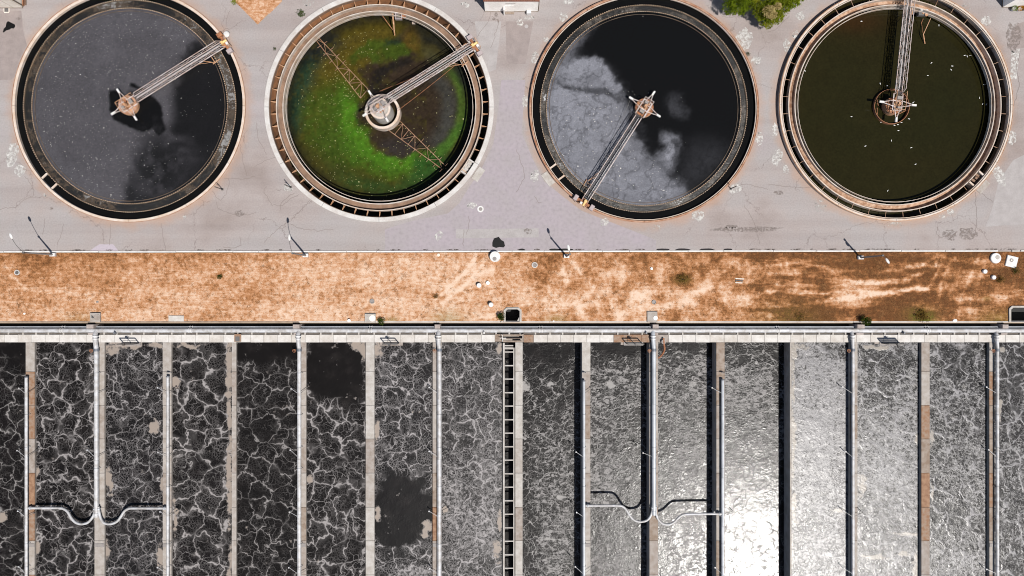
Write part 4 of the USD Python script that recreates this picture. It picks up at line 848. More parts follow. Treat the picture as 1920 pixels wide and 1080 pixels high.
# ------------------------------------------------------------------ aeration basins
#      wall left/right px, pipe left/right px (or None), pipe start y px, slab tones
WALLS = [(48, 65, (46.5, 52.5), 704, 'crrbrr', 'walkway wall with rusty planks, between the first two basins from the left'),
         (177, 196, (176.5, 185), 652, 'ccbccc', 'walkway wall under the leftmost pipe that ends in two swan necks'),
         (305, 321.5, (312, 317.5), 703, 'ccccbc', 'walkway wall reached by the right hand swan neck of the left pair'),
         (434.5, 443, None, 0, 'cbcbcc', 'narrow pale wall edged with thick foam'),
         (557, 574, (557, 565), 652, 'bccbcr', 'walkway wall left of the basin with a bright foam corner'),
         (685.5, 702, None, 0, 'aaabca', 'bare pale walkway wall without any pipe, left half of the basins'),
         (811, 828, (819.5, 828), 652, 'bccbro', 'walkway wall right of the basin with a large black gap in its foam'),
         (966, 980, None, 0, 'aaacab', 'pale walkway wall beside the barred channel'),
         (1091, 1107, (1092, 1097.5), 711, 'abrcbc', 'walkway wall where the left swan neck of the right pair begins'),
         (1217.5, 1234, (1222, 1230), 652, 'bccbbr', 'walkway wall under the pipe that feeds the right pair of swan necks'),
         (1343, 1359, (1352, 1358), 709, 'rrbcbc', 'walkway wall where the right swan neck of the right pair begins'),
         (1481, 1484.5, None, 0, 'cc', 'thin bare wall edged with beige foam'),
         (1593.5, 1608, (1596.5, 1602.5), 652, 'cbrccb', 'narrow walkway wall under a pipe, left of the wide rusty planked wall'),
         (1727.5, 1743.5, None, 0, 'bcrroR', 'walkway wall of rusty brown planks without any pipe'),
         (1855, 1865, (1867, 1873), 652, 'crrrrr', 'rightmost walkway wall in view, rusty brown beside its pipe')]
TONE = {'a': 'concrete_pale', 'b': 'concrete_slab_b', 'c': 'concrete_slab_a', 'r': 'concrete_slab_c', 'R': 'rust_slab', 'o': 'rust_slab_bright'}
TONE2 = {13: 'rust_slab', 14: 'rust_slab', 0: 'rust_slab'}
joints = [641.6, 697, 760, 823, 887, 951, 1014, 1078, 1172]
for k, (a, b, pipe, py0, tones, lab) in enumerate(WALLS):
    x0, x1 = P(a, 0)[0], P(b, 0)[0]
    W_ = thing('basin_wall', lab, 'wall')
    obj('wall_body', MB().box(x0 + .03, x1 - .03, BY0, PY0 - .01, -4.0, -.14), 'concrete', W_)
    js = joints if b - a > 6 else [641.6, 850, 1172]
    for q, (ja, jb) in enumerate(zip(js[:-1], js[1:])):
        t_ = tones[q % len(tones)]; mt = TONE[t_]
        if t_ == 'r' and k in TONE2 and rnd.random() < .75: mt = TONE2[k]
        if k == 0 and q in (4, 7): mt = 'rust_slab_bright'
        ya, yb = P(0, jb)[1], P(0, ja)[1]
        dz = rnd.uniform(-.008, .008)
        obj('slab', MB().box(x0 + rnd.uniform(0, .02), x1 - rnd.uniform(0, .02), ya + .02, yb - .02, -.14, dz, .015), mt, W_)
    if k in (0, 1, 2, 4, 6, 8, 14):      # one dark cover plate on the wall
        m = MB(); yc = P(0, 1022)[1]; m.box(x0 + (.05 if k != 1 else .02), x1 - .05, yc - .25, yc + .25, .014, .05); obj('cover_plate', m, 'lid_grey', W_)

# outer walls west and east, just outside the picture
for px, lab in ((-86, 'west end wall of the basins'), (1996, 'east end wall of the basins')):
    x = P(px, 0)[0]; W_ = thing('end_wall', lab, 'wall'); obj('wall_body', MB().box(x - .3, x + .3, BY0, PY0 - .01, -4, 0, .02), 'concrete', W_)
W_ = thing('end_wall', 'south end wall of the basins', 'wall'); obj('wall_body', MB().box(BX0 - .5, BX1 + .5, BY0 - .6, BY0 - .01, -4, .0, .02), 'concrete', W_)

# ---- basin water, each with its own froth
def froth(name, foam=(.27, .255, .25), dark=(.0058, .0049, .0046), sA=.43, wA=.13, kB=.75, kC=.38, sC=3.2, chop=0.0, warp=1.3, rough=.28, bumpd=.02, base=0.0, spec=.12, crisp=.09, frough=.5, fscale=2.4, scum=(.235, .195, .165), hscale=3.0, halo=.15):
    n = {'g': ('geometry', {}), 'den': ('attribute', dict(attribute='froth')),
         'na': ('noise_texture', dict(scale=.22, detail=1.0)), 'nas': ('vector_math', dict(math_type='multiply_add', vector2=(warp * 2,) * 3, vector3=(-warp,) * 3)),
         'nb': ('noise_texture', dict(scale=.75, detail=2.0, roughness=.5)), 'nbs': ('vector_math', dict(math_type='multiply_add', vector2=(2.2,) * 3, vector3=(-1.1,) * 3)),
         'nc': ('noise_texture', dict(scale=3.0, detail=2.0, roughness=.5)), 'ncs': ('vector_math', dict(math_type='multiply_add', vector2=(.26,) * 3, vector3=(-.13,) * 3)),
         'p1': ('vector_math', dict(math_type='add')), 'p2': ('vector_math', dict(math_type='add')), 'p3': ('vector_math', dict(math_type='add')), 'p4': ('vector_math', dict(math_type='add')),
         'vA': ('voronoi_texture', dict(dimensions='2D', feature='distance_to_edge', scale=sA)),
         'nw': ('noise_texture', dict(scale=.7, detail=3.0)), 'ww': ('map_range', dict(from_min=.36, from_max=.70, to_min=.014, to_max=wA, clamp=True)),
         'lA': ('map_range', dict(range_type='smoothstep', from_min=0.0, to_min=1.0, to_max=0.0, clamp=True)), 'na2': ('noise_texture', dict(scale=.55, detail=2.0)), 'mA': ('map_range', dict(range_type='smoothstep', from_min=.33, from_max=.52, to_min=.30, to_max=1.0, clamp=True)), 'A': ('math', dict(math_type='multiply')),
         'w3': ('math', dict(math_type='multiply', value2=3.2)), 'lH': ('map_range', dict(range_type='smoothstep', from_min=0.0, to_min=halo, to_max=0.0, clamp=True)), 'mxh': ('math', dict(math_type='maximum')), 'vB': ('voronoi_texture', dict(dimensions='2D', feature='distance_to_edge', scale=sA * 2.7)),
         'lB': ('map_range', dict(range_type='smoothstep', from_min=0.0, from_max=.075, to_min=kB, to_max=0.0, clamp=True)),
         'vC': ('voronoi_texture', dict(dimensions='2D', feature='distance_to_edge', scale=sC)),
         'lC': ('map_range', dict(range_type='smoothstep', from_min=0.0, from_max=.16, to_min=kC, to_max=0.0, clamp=True)),
         'nm': ('noise_texture', dict(scale=.42, detail=3.0)), 'mB': ('map_range', dict(range_type='smoothstep', from_min=.40, from_max=.60, to_min=.15, to_max=1.0, clamp=True)),
         'nm2': ('noise_texture', dict(scale=.75, detail=4.0)), 'mC': ('map_range', dict(range_type='smoothstep', from_min=.38, from_max=.62, to_min=.1, to_max=1.0, clamp=True)),
         'B': ('math', dict(math_type='multiply')), 'C': ('math', dict(math_type='multiply')), 'mx1': ('math', dict(math_type='maximum')), 'mx2': ('math', dict(math_type='maximum')),
         'gate': ('map_range', dict(range_type='smoothstep', from_min=.03, from_max=.33, to_min=0.0, to_max=1.0, clamp=True)), 'gl': ('math', dict(math_type='multiply')),
         # closed cover of froth where there is much of it, broken into flakes
         'mapc': ('mapping', dict(scale=(1.0, 1.0 + chop, 1.0))),
         'nf': ('noise_texture', dict(scale=fscale, detail=7.0, roughness=.72, distortion=.8)),
         'cs': ('math', dict(math_type='multiply_add', value2=.62, value3=-.98 + base)), 'ca': ('math', dict(math_type='add')),
         'cov': ('map_range', dict(range_type='smoothstep', from_min=-crisp, from_max=crisp, to_min=0.0, to_max=1.0, clamp=True)),
         'nt': ('noise_texture', dict(scale=7.0, detail=5.0, roughness=.7)), 'tt': ('map_range', dict(from_min=.35, from_max=.65, to_min=.62, to_max=1.0, clamp=True)), 'covt': ('math', dict(math_type='multiply')),
         'F': ('math', dict(math_type='maximum', use_clamp=True)),
         'be0': ('attribute', dict(attribute='scum')), 'ns': ('noise_texture', dict(scale=1.1, detail=6.0, roughness=.65)), 'bes': ('math', dict(math_type='multiply_add', value2=2.8, value3=-1.4)), 'bea': ('math', dict(math_type='add')), 'be': ('map_range', dict(range_type='smoothstep', from_min=.36, from_max=.80, to_min=0.0, to_max=.95, clamp=True)), 'fc': ('mix_color', dict(blend_type='mix', a=foam, b=scum)),
         'ga': ('math', dict(math_type='multiply', value2=.92)), 'F2': ('math', dict(math_type='maximum', use_clamp=True)),
         'col': ('mix_color', dict(blend_type='mix', a=dark)),
         'nd': ('noise_texture', dict(scale=.6, detail=4.0)), 'dr': ('rgb_ramp', dict(ramp=[(.3, tuple(c * .75 for c in dark)), (.55, dark), (.8, tuple(c * 2.2 for c in dark))])),
         'rg': ('map_range', dict(from_min=0.0, from_max=1.0, to_min=rough, to_max=frough, clamp=True)),
         'nh': ('noise_texture', dict(scale=hscale, detail=3.0, roughness=.6, distortion=.5)), 'hh': ('math', dict(math_type='multiply_add', value2=.35)), 'nq': ('noise_texture', dict(scale=.55, detail=3.0, roughness=.6)), 'hq': ('map_range', dict(range_type='smoothstep', from_min=.36, from_max=.64, to_min=.25, to_max=1.35, clamp=True)), 'hm': ('math', dict(math_type='multiply')),
         'b': ('bump', dict(strength=1.0, distance=bumpd)),
         'p': ('principled_bsdf', dict(specular_ior_level=spec))}
    l = [('g.position', x + '.vector') for x in ('na', 'nb', 'nc', 'nw', 'nm', 'nm2', 'nt', 'nd')] + [
        ('na.color', 'nas.vector1'), ('nb.color', 'nbs.vector1'), ('nc.color', 'ncs.vector1'),
        ('nbs.vector', 'p1.vector1'), ('ncs.vector', 'p1.vector2'), ('p1.vector', 'p2.vector1'), ('g.position', 'p2.vector2'), ('p2.vector', 'p3.vector1'), ('nas.vector', 'p3.vector2'),
        ('p3.vector', 'vA.vector'), ('p2.vector', 'vB.vector'), ('ncs.vector', 'p4.vector1'), ('g.position', 'p4.vector2'), ('p4.vector', 'vC.vector'),
        ('nw.fac', 'ww.value'), ('vA.distance', 'lA.value'), ('ww.result', 'lA.from_max'), ('vB.distance', 'lB.value'), ('vC.distance', 'lC.value'),
        ('nm.fac', 'mB.value'), ('nm2.fac', 'mC.value'), ('lB.result', 'B.value1'), ('mB.result', 'B.value2'), ('lC.result', 'C.value1'), ('mC.result', 'C.value2'),
        ('B.value', 'mx1.value1'), ('C.value', 'mx1.value2'), ('g.position', 'na2.vector'), ('na2.fac', 'mA.value'), ('lA.result', 'A.value1'), ('mA.result', 'A.value2'), ('mx1.value', 'mx2.value1'), ('ww.result', 'w3.value1'), ('w3.value', 'lH.from_max'), ('vA.distance', 'lH.value'), ('A.value', 'mxh.value1'), ('lH.result', 'mxh.value2'), ('mxh.value', 'mx2.value2'),
        ('den.fac', 'gate.value'), ('mx2.value', 'gl.value1'), ('gate.result', 'gl.value2'),
        ('g.position', 'mapc.vector'), ('mapc.vector', 'nf.vector'), ('mapc.vector', 'nh.vector'), ('den.fac', 'cs.value1'), ('cs.value', 'ca.value1'), ('nf.fac', 'ca.value2'), ('ca.value', 'cov.value'),
        ('nt.fac', 'tt.value'), ('cov.result', 'covt.value1'), ('tt.result', 'covt.value2'), ('covt.value', 'F.value1'), ('gl.value', 'F.value2'),
        ('g.position', 'ns.vector'), ('ns.fac', 'bes.value1'), ('be0.fac', 'bea.value1'), ('bes.value', 'bea.value2'), ('bea.value', 'be.value'), ('be.result', 'ga.value1'), ('ga.value', 'F2.value1'), ('F.value', 'F2.value2'), ('be.result', 'fc.fac'), ('fc.result', 'col.b'), ('nd.fac', 'dr.fac'), ('dr.color', 'col.a'), ('F2.value', 'col.fac'), ('col.result', 'p.base_color'),
        ('F2.value', 'rg.value'), ('rg.result', 'p.roughness'), ('g.position', 'nq.vector'), ('nq.fac', 'hq.value'), ('nh.fac', 'hm.value1'), ('hq.result', 'hm.value2'), ('F2.value', 'hh.value1'), ('hm.value', 'hh.value3'), ('hh.value', 'b.height'), ('b.normal', 'p.normal')]
    return mat(name, n, l)
froth('froth_sparse', wA=.085, kB=.30, kC=.12, foam=(.175, .163, .159), bumpd=.008)
froth('froth_lace', wA=.15, kB=.60, kC=.18, sA=.44, foam=(.215, .20, .197), bumpd=.008)
froth('froth_rings', wA=.14, kB=.50, kC=.26, sA=.36, warp=1.7, foam=(.22, .204, .20), bumpd=.008)
froth('froth_fine', wA=.11, kB=.62, kC=.34, sA=.58, foam=(.20, .187, .186), bumpd=.010, spec=.2)
froth('froth_dense', wA=.13, kB=.60, kC=.44, sA=.5, bumpd=.012, spec=.22, foam=(.225, .21, .21), base=.05)
froth('froth_chop', wA=.07, kB=.34, kC=.10, chop=.55, sA=.55, bumpd=.021, rough=.22, base=.058, spec=.19, crisp=.028, frough=.5, fscale=1.55, foam=(.18, .17, .168), scum=(.21, .20, .195), hscale=2.1, halo=.05)
froth('froth_thick', wA=.17, kB=.45, kC=.25, sA=.36, bumpd=.022, rough=.24, foam=(.18, .173, .177), base=.03, spec=.24, crisp=.07, frough=.33, fscale=2.5, scum=(.225, .20, .175), hscale=2.4)
froth('channel_water', wA=.03, kB=.1, kC=.05)

edges = [-84] + [((a + b) / 2) for a, b, *_ in WALLS] + [1994]
#  water z, material, froth level, [(cx, cy, rx, ry, change)], scum patches
CELLS = [(-.40, 'froth_sparse', .30, [(25, 660, 60, 30, -.3), (10, 860, 60, 50, -.1)], [(6, 968, 8, 12)]),
         (-.40, 'froth_lace', .36, [(100, 670, 40, 25, -.05), (120, 1010, 70, 60, .05)], [(70, 885, 3, 14), (70, 1030, 6, 14)]),
         (-.40, 'froth_fine', .40, [(250, 780, 60, 60, .05)], [(210, 655, 14, 12), (240, 650, 26, 7), (290, 648, 22, 5), (205, 905, 8, 26), (198, 1030, 10, 20), (302, 1045, 8, 26), (290, 800, 12, 14), (304, 910, 5, 16)]),
         (-.40, 'froth_rings', .42, [(400, 675, 26, 40, -.12), (390, 960, 50, 90, .05)], [(430, 660, 7, 60), (430, 740, 6, 90), (431, 900, 6, 100), (432, 1050, 6, 40), (345, 648, 26, 4), (328, 970, 5, 40), (330, 720, 8, 12)]),
         (-.40, 'froth_sparse', .30, [(500, 655, 70, 22, -.4), (500, 760, 60, 40, -.02), (450, 960, 30, 40, -.08)], []),
         (-.45, 'froth_lace', .42, [(615, 675, 50, 40, -.55), (655, 690, 34, 46, -.5), (600, 725, 28, 26, -.4), (655, 750, 30, 26, -.3), (630, 1000, 70, 80, .05)], [(678, 648, 16, 12), (668, 644, 14, 6), (684, 660, 8, 16), (582, 900, 8, 8)]),
         (-.45, 'froth_dense', .44, [(770, 655, 60, 16, -.25), (748, 920, 46, 26, -.6), (728, 975, 36, 34, -.6), (785, 962, 36, 30, -.6), (766, 1000, 30, 22, -.55), (722, 1012, 22, 12, -.4), (735, 898, 22, 16, -.35), (795, 905, 14, 12, -.3), (770, 1075, 40, 12, .2)], [(707, 965, 7, 16), (708, 650, 10, 20), (800, 985, 9, 12), (795, 1000, 6, 10), (706, 810, 5, 20)]),
         (-.45, 'froth_dense', .52, [(880, 650, 50, 14, -.3), (880, 920, 60, 90, .06), (900, 1010, 60, 80, .10), (845, 940, 15, 60, .1)], [(935, 655, 5, 12), (932, 1035, 9, 22), (938, 975, 4, 20), (834, 955, 6, 10)]),
         (-2.27, 'froth_chop', .54, [(1030, 660, 80, 34, -.50), (985, 1000, 18, 70, -.30), (1040, 1000, 40, 120, .10), (1040, 750, 30, 60, -.02)], [(1053, 935, 9, 4), (1035, 1010, 20, 3), (1030, 720, 10, 5), (984, 725, 8, 10)]),
         (-2.27, 'froth_chop', .58, [(1155, 655, 70, 18, -.60), (1160, 1000, 70, 120, .05)], [(1142, 722, 9, 8), (1178, 897, 6, 5)]),
         (-2.27, 'froth_chop', .60, [(1280, 650, 70, 18, -.5), (1240, 860, 14, 60, -.25), (1242, 1060, 14, 30, -.3), (1280, 1000, 60, 80, .0)], [(1300, 722, 7, 6)]),
         (-2.27, 'froth_chop', .62, [(1410, 660, 80, 22, -.38), (1410, 1010, 80, 90, -.22), (1455, 700, 10, 90, -.15)], []),
         (-.60, 'froth_thick', .76, [(1560, 655, 40, 18, -.2), (1530, 840, 40, 200, .06), (1540, 1010, 60, 60, -.02)], [(1488, 660, 6, 30), (1488, 735, 4, 60), (1487, 830, 4, 80), (1489, 955, 6, 30), (1487, 800, 8, 14), (1500, 652, 20, 7), (1486, 1030, 3, 50), (1575, 955, 14, 4)]),
         (-.62, 'froth_thick', .70, [(1660, 740, 40, 60, -.08), (1660, 850, 60, 100, .08), (1650, 990, 60, 80, .02), (1655, 670, 60, 20, -.12)], [(1615, 910, 9, 20), (1640, 1045, 26, 5), (1700, 1040, 14, 5), (1718, 1060, 6, 30), (1640, 650, 30, 5), (1718, 825, 5, 12), (1700, 1000, 25, 4)]),
         (-.60, 'froth_thick', .63, [(1790, 670, 40, 40, -.08), (1800, 900, 50, 80, -.02), (1770, 1040, 50, 60, .06)], [(1746, 820, 4, 20), (1747, 930, 3, 20), (1850, 1010, 3, 18)]),
         (-.55, 'froth_thick', .58, [(1900, 650, 40, 14, -.1), (1895, 820, 40, 50, .02)], [(1880, 655, 6, 8), (1876, 765, 4, 30)])]
CELL_LABEL = ['black water with sparse froth veins in the leftmost basin', 'black water veined with froth left of the first swan neck pipe', 'black water with beige scum along its edges under the second swan neck', 'black water in large round froth rings with scum along its right wall', 'mostly black water with faint froth between two pipes', 'black glittering water with a beige foam corner at its top right', 'frothy water with a wide black clear gap near the bottom', 'densely veined grey water left of the barred channel',
              'choppy dark water right of the barred channel', 'choppy frothy water under the left swan neck of the right pair', 'choppy frothy water under the right swan neck of the right pair', 'choppy water glaring white in the sun at the bottom', 'thick grey foam edged beige along the thin wall', 'thick grey foam left of the rusty planked wall', 'grey foam in dark swirls right of the rusty planked wall', 'foamy swirling water at the right edge']
for k, (z, m, lvl, spots, scum) in enumerate(CELLS):
    xa, xb = P(edges[k], 0)[0], P(edges[k + 1], 0)[0]
    if k == 7: xb = P(943, 0)[0]
    X, Y, Q = grid(xa, xb, BY0, PY0 + .01, .22)
    kk = PPM * CAM_H / (CAM_H - z); px, py = X * kk + 960, 540 - Y * kk
    d = lvl + (.34 if 8 <= k <= 11 else .30) * (fbm2(X, Y, .16, 3, 100 + k) - .5) + .12 * (fbm2(X, Y, .6, 3, 200 + k) - .5)
    wx, wy = (fbm2(X, Y, .7, 4, 140 + k) - .5) * 46, (fbm2(X, Y, .7, 4, 160 + k) - .5) * 46
    for cx, cy, rx, ry, a in spots: d += a * np.exp(-(np.abs((px + wx - cx) / rx) ** 3 + np.abs((py + wy - cy) / ry) ** 3))
    s = np.zeros(len(X))
    for cx, cy, rx, ry in scum:
        q = ((px + wx * .35 - cx) / rx) ** 2 + ((py + wy * .35 - cy) / ry) ** 2; s = np.maximum(s, np.clip(1.0 - .5 * q, 0, 1))
    H = z + (.0 if 8 <= k <= 11 else .03) * (fbm2(X, Y, .9, 3, 180 + k) - .5)
    obj('water', (np.column_stack([X, Y, H]), Q), m, smooth=True, kind='structure', label=CELL_LABEL[k], cat='water', extra=[('froth', np.clip(d, 0, 1), 'f'), ('scum', s, 'f')])
# the golden corner: a sunlit crust of scum
# ---- barred channel
C_ = thing('barred_channel', 'dark narrow channel with pale cross bars running down the middle of the basins', 'channel')
xl0, xl1, xr0, xr1 = P(942.8, 0)[0], P(946.3, 0)[0], P(962.2, 0)[0], P(964.6, 0)[0]
obj('side_beam', MB().box(xl0, xl1, BY0, P(0, 643)[1], -4, -.0, .02), 'concrete_pale', C_); obj('side_beam', MB().box(xr0, xr1, BY0, P(0, 652)[1], -.45, .0, .02), 'concrete_pale', C_)
X, Y, Q = grid(xl1, P(967, 0)[0], BY0, PY0, .3)
obj('water', (np.column_stack([X, Y, np.full(len(X), -2.0)]), Q), 'channel_water', kind='structure', label='still dark water in the barred channel', cat='water', extra=[('froth', np.full(len(X), .08) + .1 * (np.abs(Y - P(0, 672)[1]) < 1), 'f'), ('scum', np.zeros(len(X)), 'f')])
ys = [648, 653, 660] + [685.5 + 25.35 * k for k in range(20)]
for k, y in enumerate(ys):
    w_ = .085 if k != 1 else .13; yc = P(0, y)[1]
    obj('cross_bar', MB().box(xl1, xr0, yc - w_, yc + w_, -.16, -.006, .015), 'concrete_pale', C_)
m = MB(); y0, y1 = P(0, 640)[1], P(0, 627)[1]
for q, (a, b) in enumerate(((627, 630), (634.6, 635.4), (638.5, 641.5))): m.box(P(943, 0)[0], P(979, 0)[0], P(0, b)[1], P(0, a)[1], -.12, .01)
m.box(P(979, 0)[0], P(982, 0)[0], P(0, 641.5)[1], P(0, 626.5)[1], -.12, .012).box(P(928, 0)[0], P(943, 0)[0], P(0, 640.5)[1], P(0, 626.5)[1], -.12, .02)
obj('end_frame', m, 'concrete_slab_c', C_)
m = MB()
for x in (942.5, 978.5): m.bar(P(x, 628, 0), P(x, 628, 1.0), .07)
m.bar(P(942.5, 628, 1.0), P(942.5, 640, 1.0), .06).bar(P(942.5, 640, 0), P(942.5, 640, 1.0), .07).bar(P(937, 634, .55), P(949, 634, .55), .07); obj('hand_rail', m, 'white_paint', C_)

# ------------------------------------------------------------------ walkway of pale slabs along the basins
WK = thing('walkway', 'row of pale concrete slabs between the white pipes and the basins', 'walkway')
obj('walkway_beam', MB().box(BX0, P(928, 0)[0], PY0 + .08, PY1 - .12, -4, -.115).box(P(982, 0)[0], BX1, PY0 + .08, PY1 - .12, -4, -.115).box(P(928, 0)[0], P(982, 0)[0], PY0 + .2, PY1 - .12, -4, -1.2), 'concrete', WK)
x = -90.0; q = 0
plain('wall_white_slab', (.45, .43, .41), .85, scale=1.2, col2=(.37, .345, .32)); plain('wall_cream_slab', (.41, .385, .36), .85, scale=1.2, col2=(.33, .30, .27))
special = {1163: 'rust_slab_bright'}
while x < 1992:
    w_ = 25.4 + rnd.uniform(-1.2, 1.2)
    if x < 928 <= x + w_ + 8: w_ = 928 - x
    if 927.9 <= x < 982: x = 982.0; w_ = 18.5
    mt = rnd.choice(['wall_white_slab', 'wall_white_slab', 'wall_white_slab', 'wall_cream_slab', 'wall_cream_slab'])
    if 1149 < x + w_ / 2 < 1216: mt = 'rust_slab'
    if abs(x - 982) < .1: mt = 'rust_slab'
    if 1234 < x + w_ / 2 < 1262: mt = 'concrete_slab_b'
    xa, xb = P(x, 0)[0], P(x + w_, 0)[0]
    obj('slab', MB().box(xa + .018, xb - .018, PY0 + rnd.uniform(0, .03), PY1 - rnd.uniform(.10, .14), -.115, rnd.uniform(-.006, .006), .012), mt, WK)
    x += w_; q += 1
# slot with stubs between the walkway and the pipes
m = MB()
for k in range(84):
    x = P(-84 + 25.3 * k + rnd.uniform(-3, 3), 0)[0]; m.box(x - .10, x + .10, PY1 - .11, PY1 + .16, -.20, -.02)
obj('stub', m, 'concrete_pale', WK)
# ledges that stick out over the water below each gate
for (xa, xb, yb) in ((216, 265, 650), (205, 217, 645), (712, 755, 648), (1164, 1206, 647), (1640, 1690, 645)):
    m = MB().box(P(xa, 0)[0], P(xb, 0)[0], P(0, yb)[1], PY0 + .06, -.30, -.05, .02); obj('ledge', m, 'concrete_slab_b', WK)

# ------------------------------------------------------------------ pipe trench and the two header pipes
T_ = thing('pipe_trench', 'deep shaded trench along the south edge of the dry grass', 'trench')
for a, b in ((-90, 173), (173.5, 560), (560.5, 818), (818.5, 1030), (1030.5, 1250), (1250.5, 1600), (1600.5, 1878), (1878.5, 1992)):
    obj('trench_wall', MB().box(P(a, 0)[0], P(b, 0)[0], TY1 + .10, TY1 + .27, -2.6, .07, .02), 'rim_white' if a > 500 else 'concrete_slab_c', T_)
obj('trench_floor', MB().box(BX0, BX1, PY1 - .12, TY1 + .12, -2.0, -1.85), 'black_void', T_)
obj('trench_wall', MB().box(BX0, BX1, PY1 - .115, PY1 + .02, -1.84, -.21), 'concrete', T_)
def header(name, label, yc, r, z, m, nseg, cat='pipe'):
    h = thing(name, label, cat); x = BX0; L = (BX1 - BX0) / nseg; y = P(0, yc, z)[1]
    for k in range(nseg):
        obj('pipe_length', MB().tube([(x + .02, y, z), (x + L - .02, y, z)], r, 20), m, h, smooth=40)
        obj('joint_band', MB().tube([(x + L - .07, y, z), (x + L + .07, y, z)], r + .018, 20), m if name == 'large_header_pipe' else 'pipe_grey', h, smooth=40); x += L
    return h
hp = header('large_header_pipe', 'thick white pipe running the full width above the walkway', 619.6, .295, .20, 'pipe_white', 16)
hs = header('small_header_pipe', 'thin grey pipe in the trench behind the thick white one', 613.0, .105, -.15, 'pipe_grey', 26)
y = P(0, 616.0, -.2)[1]
# paired clamps seen on the pipes
for k, px in enumerate((118, 358, 695, 1014, 1458, 1738)):
    m = MB(); yb, ys_ = P(0, 619.6, .2)[1], P(0, 613.0, -.15)[1]
    x = P(px, 0)[0]
    for d in (-.16, .16):
        m.tube([(x + d - .04, yb, .2), (x + d + .04, yb, .2)], .335, 18).tube([(x + d - .04, ys_, -.15), (x + d + .04, ys_, -.15)], .155, 14)
    obj('pipe_clamp', m, 'white_paint', hp)
# piers that carry the header pipes
plain('pier_stone', (.29, .25, .23), .85, scale=1.6, col2=(.21, .175, .16), bump=.3)
for px, w_, lab in ((174, 13, 'stone pier under the white pipe above the leftmost swan neck pipe'), (558, 12, 'stone pier under the white pipe left of the basin with the foam corner'), (821, 10, 'stone pier under the white pipe, left of the barred channel'),
                (1227.5, 11, 'stone pier under the white pipe beside the rust stained slabs'), (1610, 14, 'stone pier under the white pipe beside a dark green shrub'), (1879, 11, 'rightmost stone pier under the white pipe')):
    p_ = thing('pipe_pier', lab, 'pier', (P(px, 618)[0], 0, 0)); hw = w_ / 2 / PPM
    yb = P(0, 619.6, .2)[1]
    obj('pier_block', MB().box(-hw, hw, yb + .30, P(0, 608)[1], -2.2, .72, .03), 'pier_stone', p_)
    obj('pier_block', MB().box(-hw, hw, P(0, 627.5)[1], yb - .30, -2.2, .40, .03), 'pier_stone', p_)
    obj('saddle', MB().box(-hw + .02, hw - .02, yb - .30, yb + .30, -2.2, -.10), 'pier_stone', p_)
# small clamp stands and dark junctions on the large pipe
for px in (220, 908, 1210, 1690):
    m = MB(); x = P(px, 0)[0]; yb = P(0, 620, .3)[1]; m.box(x - .08, x + .08, yb - .4, yb - .1, .2, .85); obj('air_valve', m, 'pipe_band' if px != 908 else 'white_paint', hp)
m = MB()
for (px, s) in ((440, 1),):
    x = P(px + 6, 0)[0]; m.box(x - .45, x + .45, P(0, 641)[1], P(0, 626)[1], .005, .12, .02)
S = thing('valve_box', 'small rusty valve box on the walkway above the narrow wall', 'box'); obj('box_walls', m, 'rust_slab', S); x = P(446, 0)[0]; obj('lid', MB().box(x - .3, x + .28, P(0, 640)[1], P(0, 631)[1], .121, .16), 'dark_iron', S)

# ------------------------------------------------------------------ air pipes along the walls
PIPE_LABEL = {0: 'pale air pipe along the leftmost wall, starting short of the walkway', 1: 'thick pale air pipe that splits into the left pair of swan necks', 2: 'pale air pipe reached by the right hand swan neck of the left pair', 4: 'pale air pipe beside the glittering black basin', 6: 'pale air pipe beside the basin with a black gap in its froth',
              8: 'pale air pipe reached by the left swan neck of the right pair', 9: 'thick pale air pipe that splits into the right pair of swan necks', 10: 'pale air pipe reached by the right swan neck of the right pair', 12: 'white air pipe along the narrow wall right of the thin wall', 14: 'rightmost white air pipe, beside rusty planks'}
def arc_pts(pts, n=9):
    """A smooth run through the points (Catmull-Rom)."""
    q = [np.asarray(p, float) for p in pts]; q = [2 * q[0] - q[1]] + q + [2 * q[-1] - q[-2]]; out = []
    for a, b, c, d in zip(q[:-3], q[1:-2], q[2:-1], q[3:]):
        for k in range(n):
            u = k / n; out.append(.5 * ((2 * b) + (c - a) * u + (2 * a - 5 * b + 4 * c - d) * u * u + (3 * b - a - 3 * c + d) * u ** 3))
    return out + [q[-2]]
PZ = .42
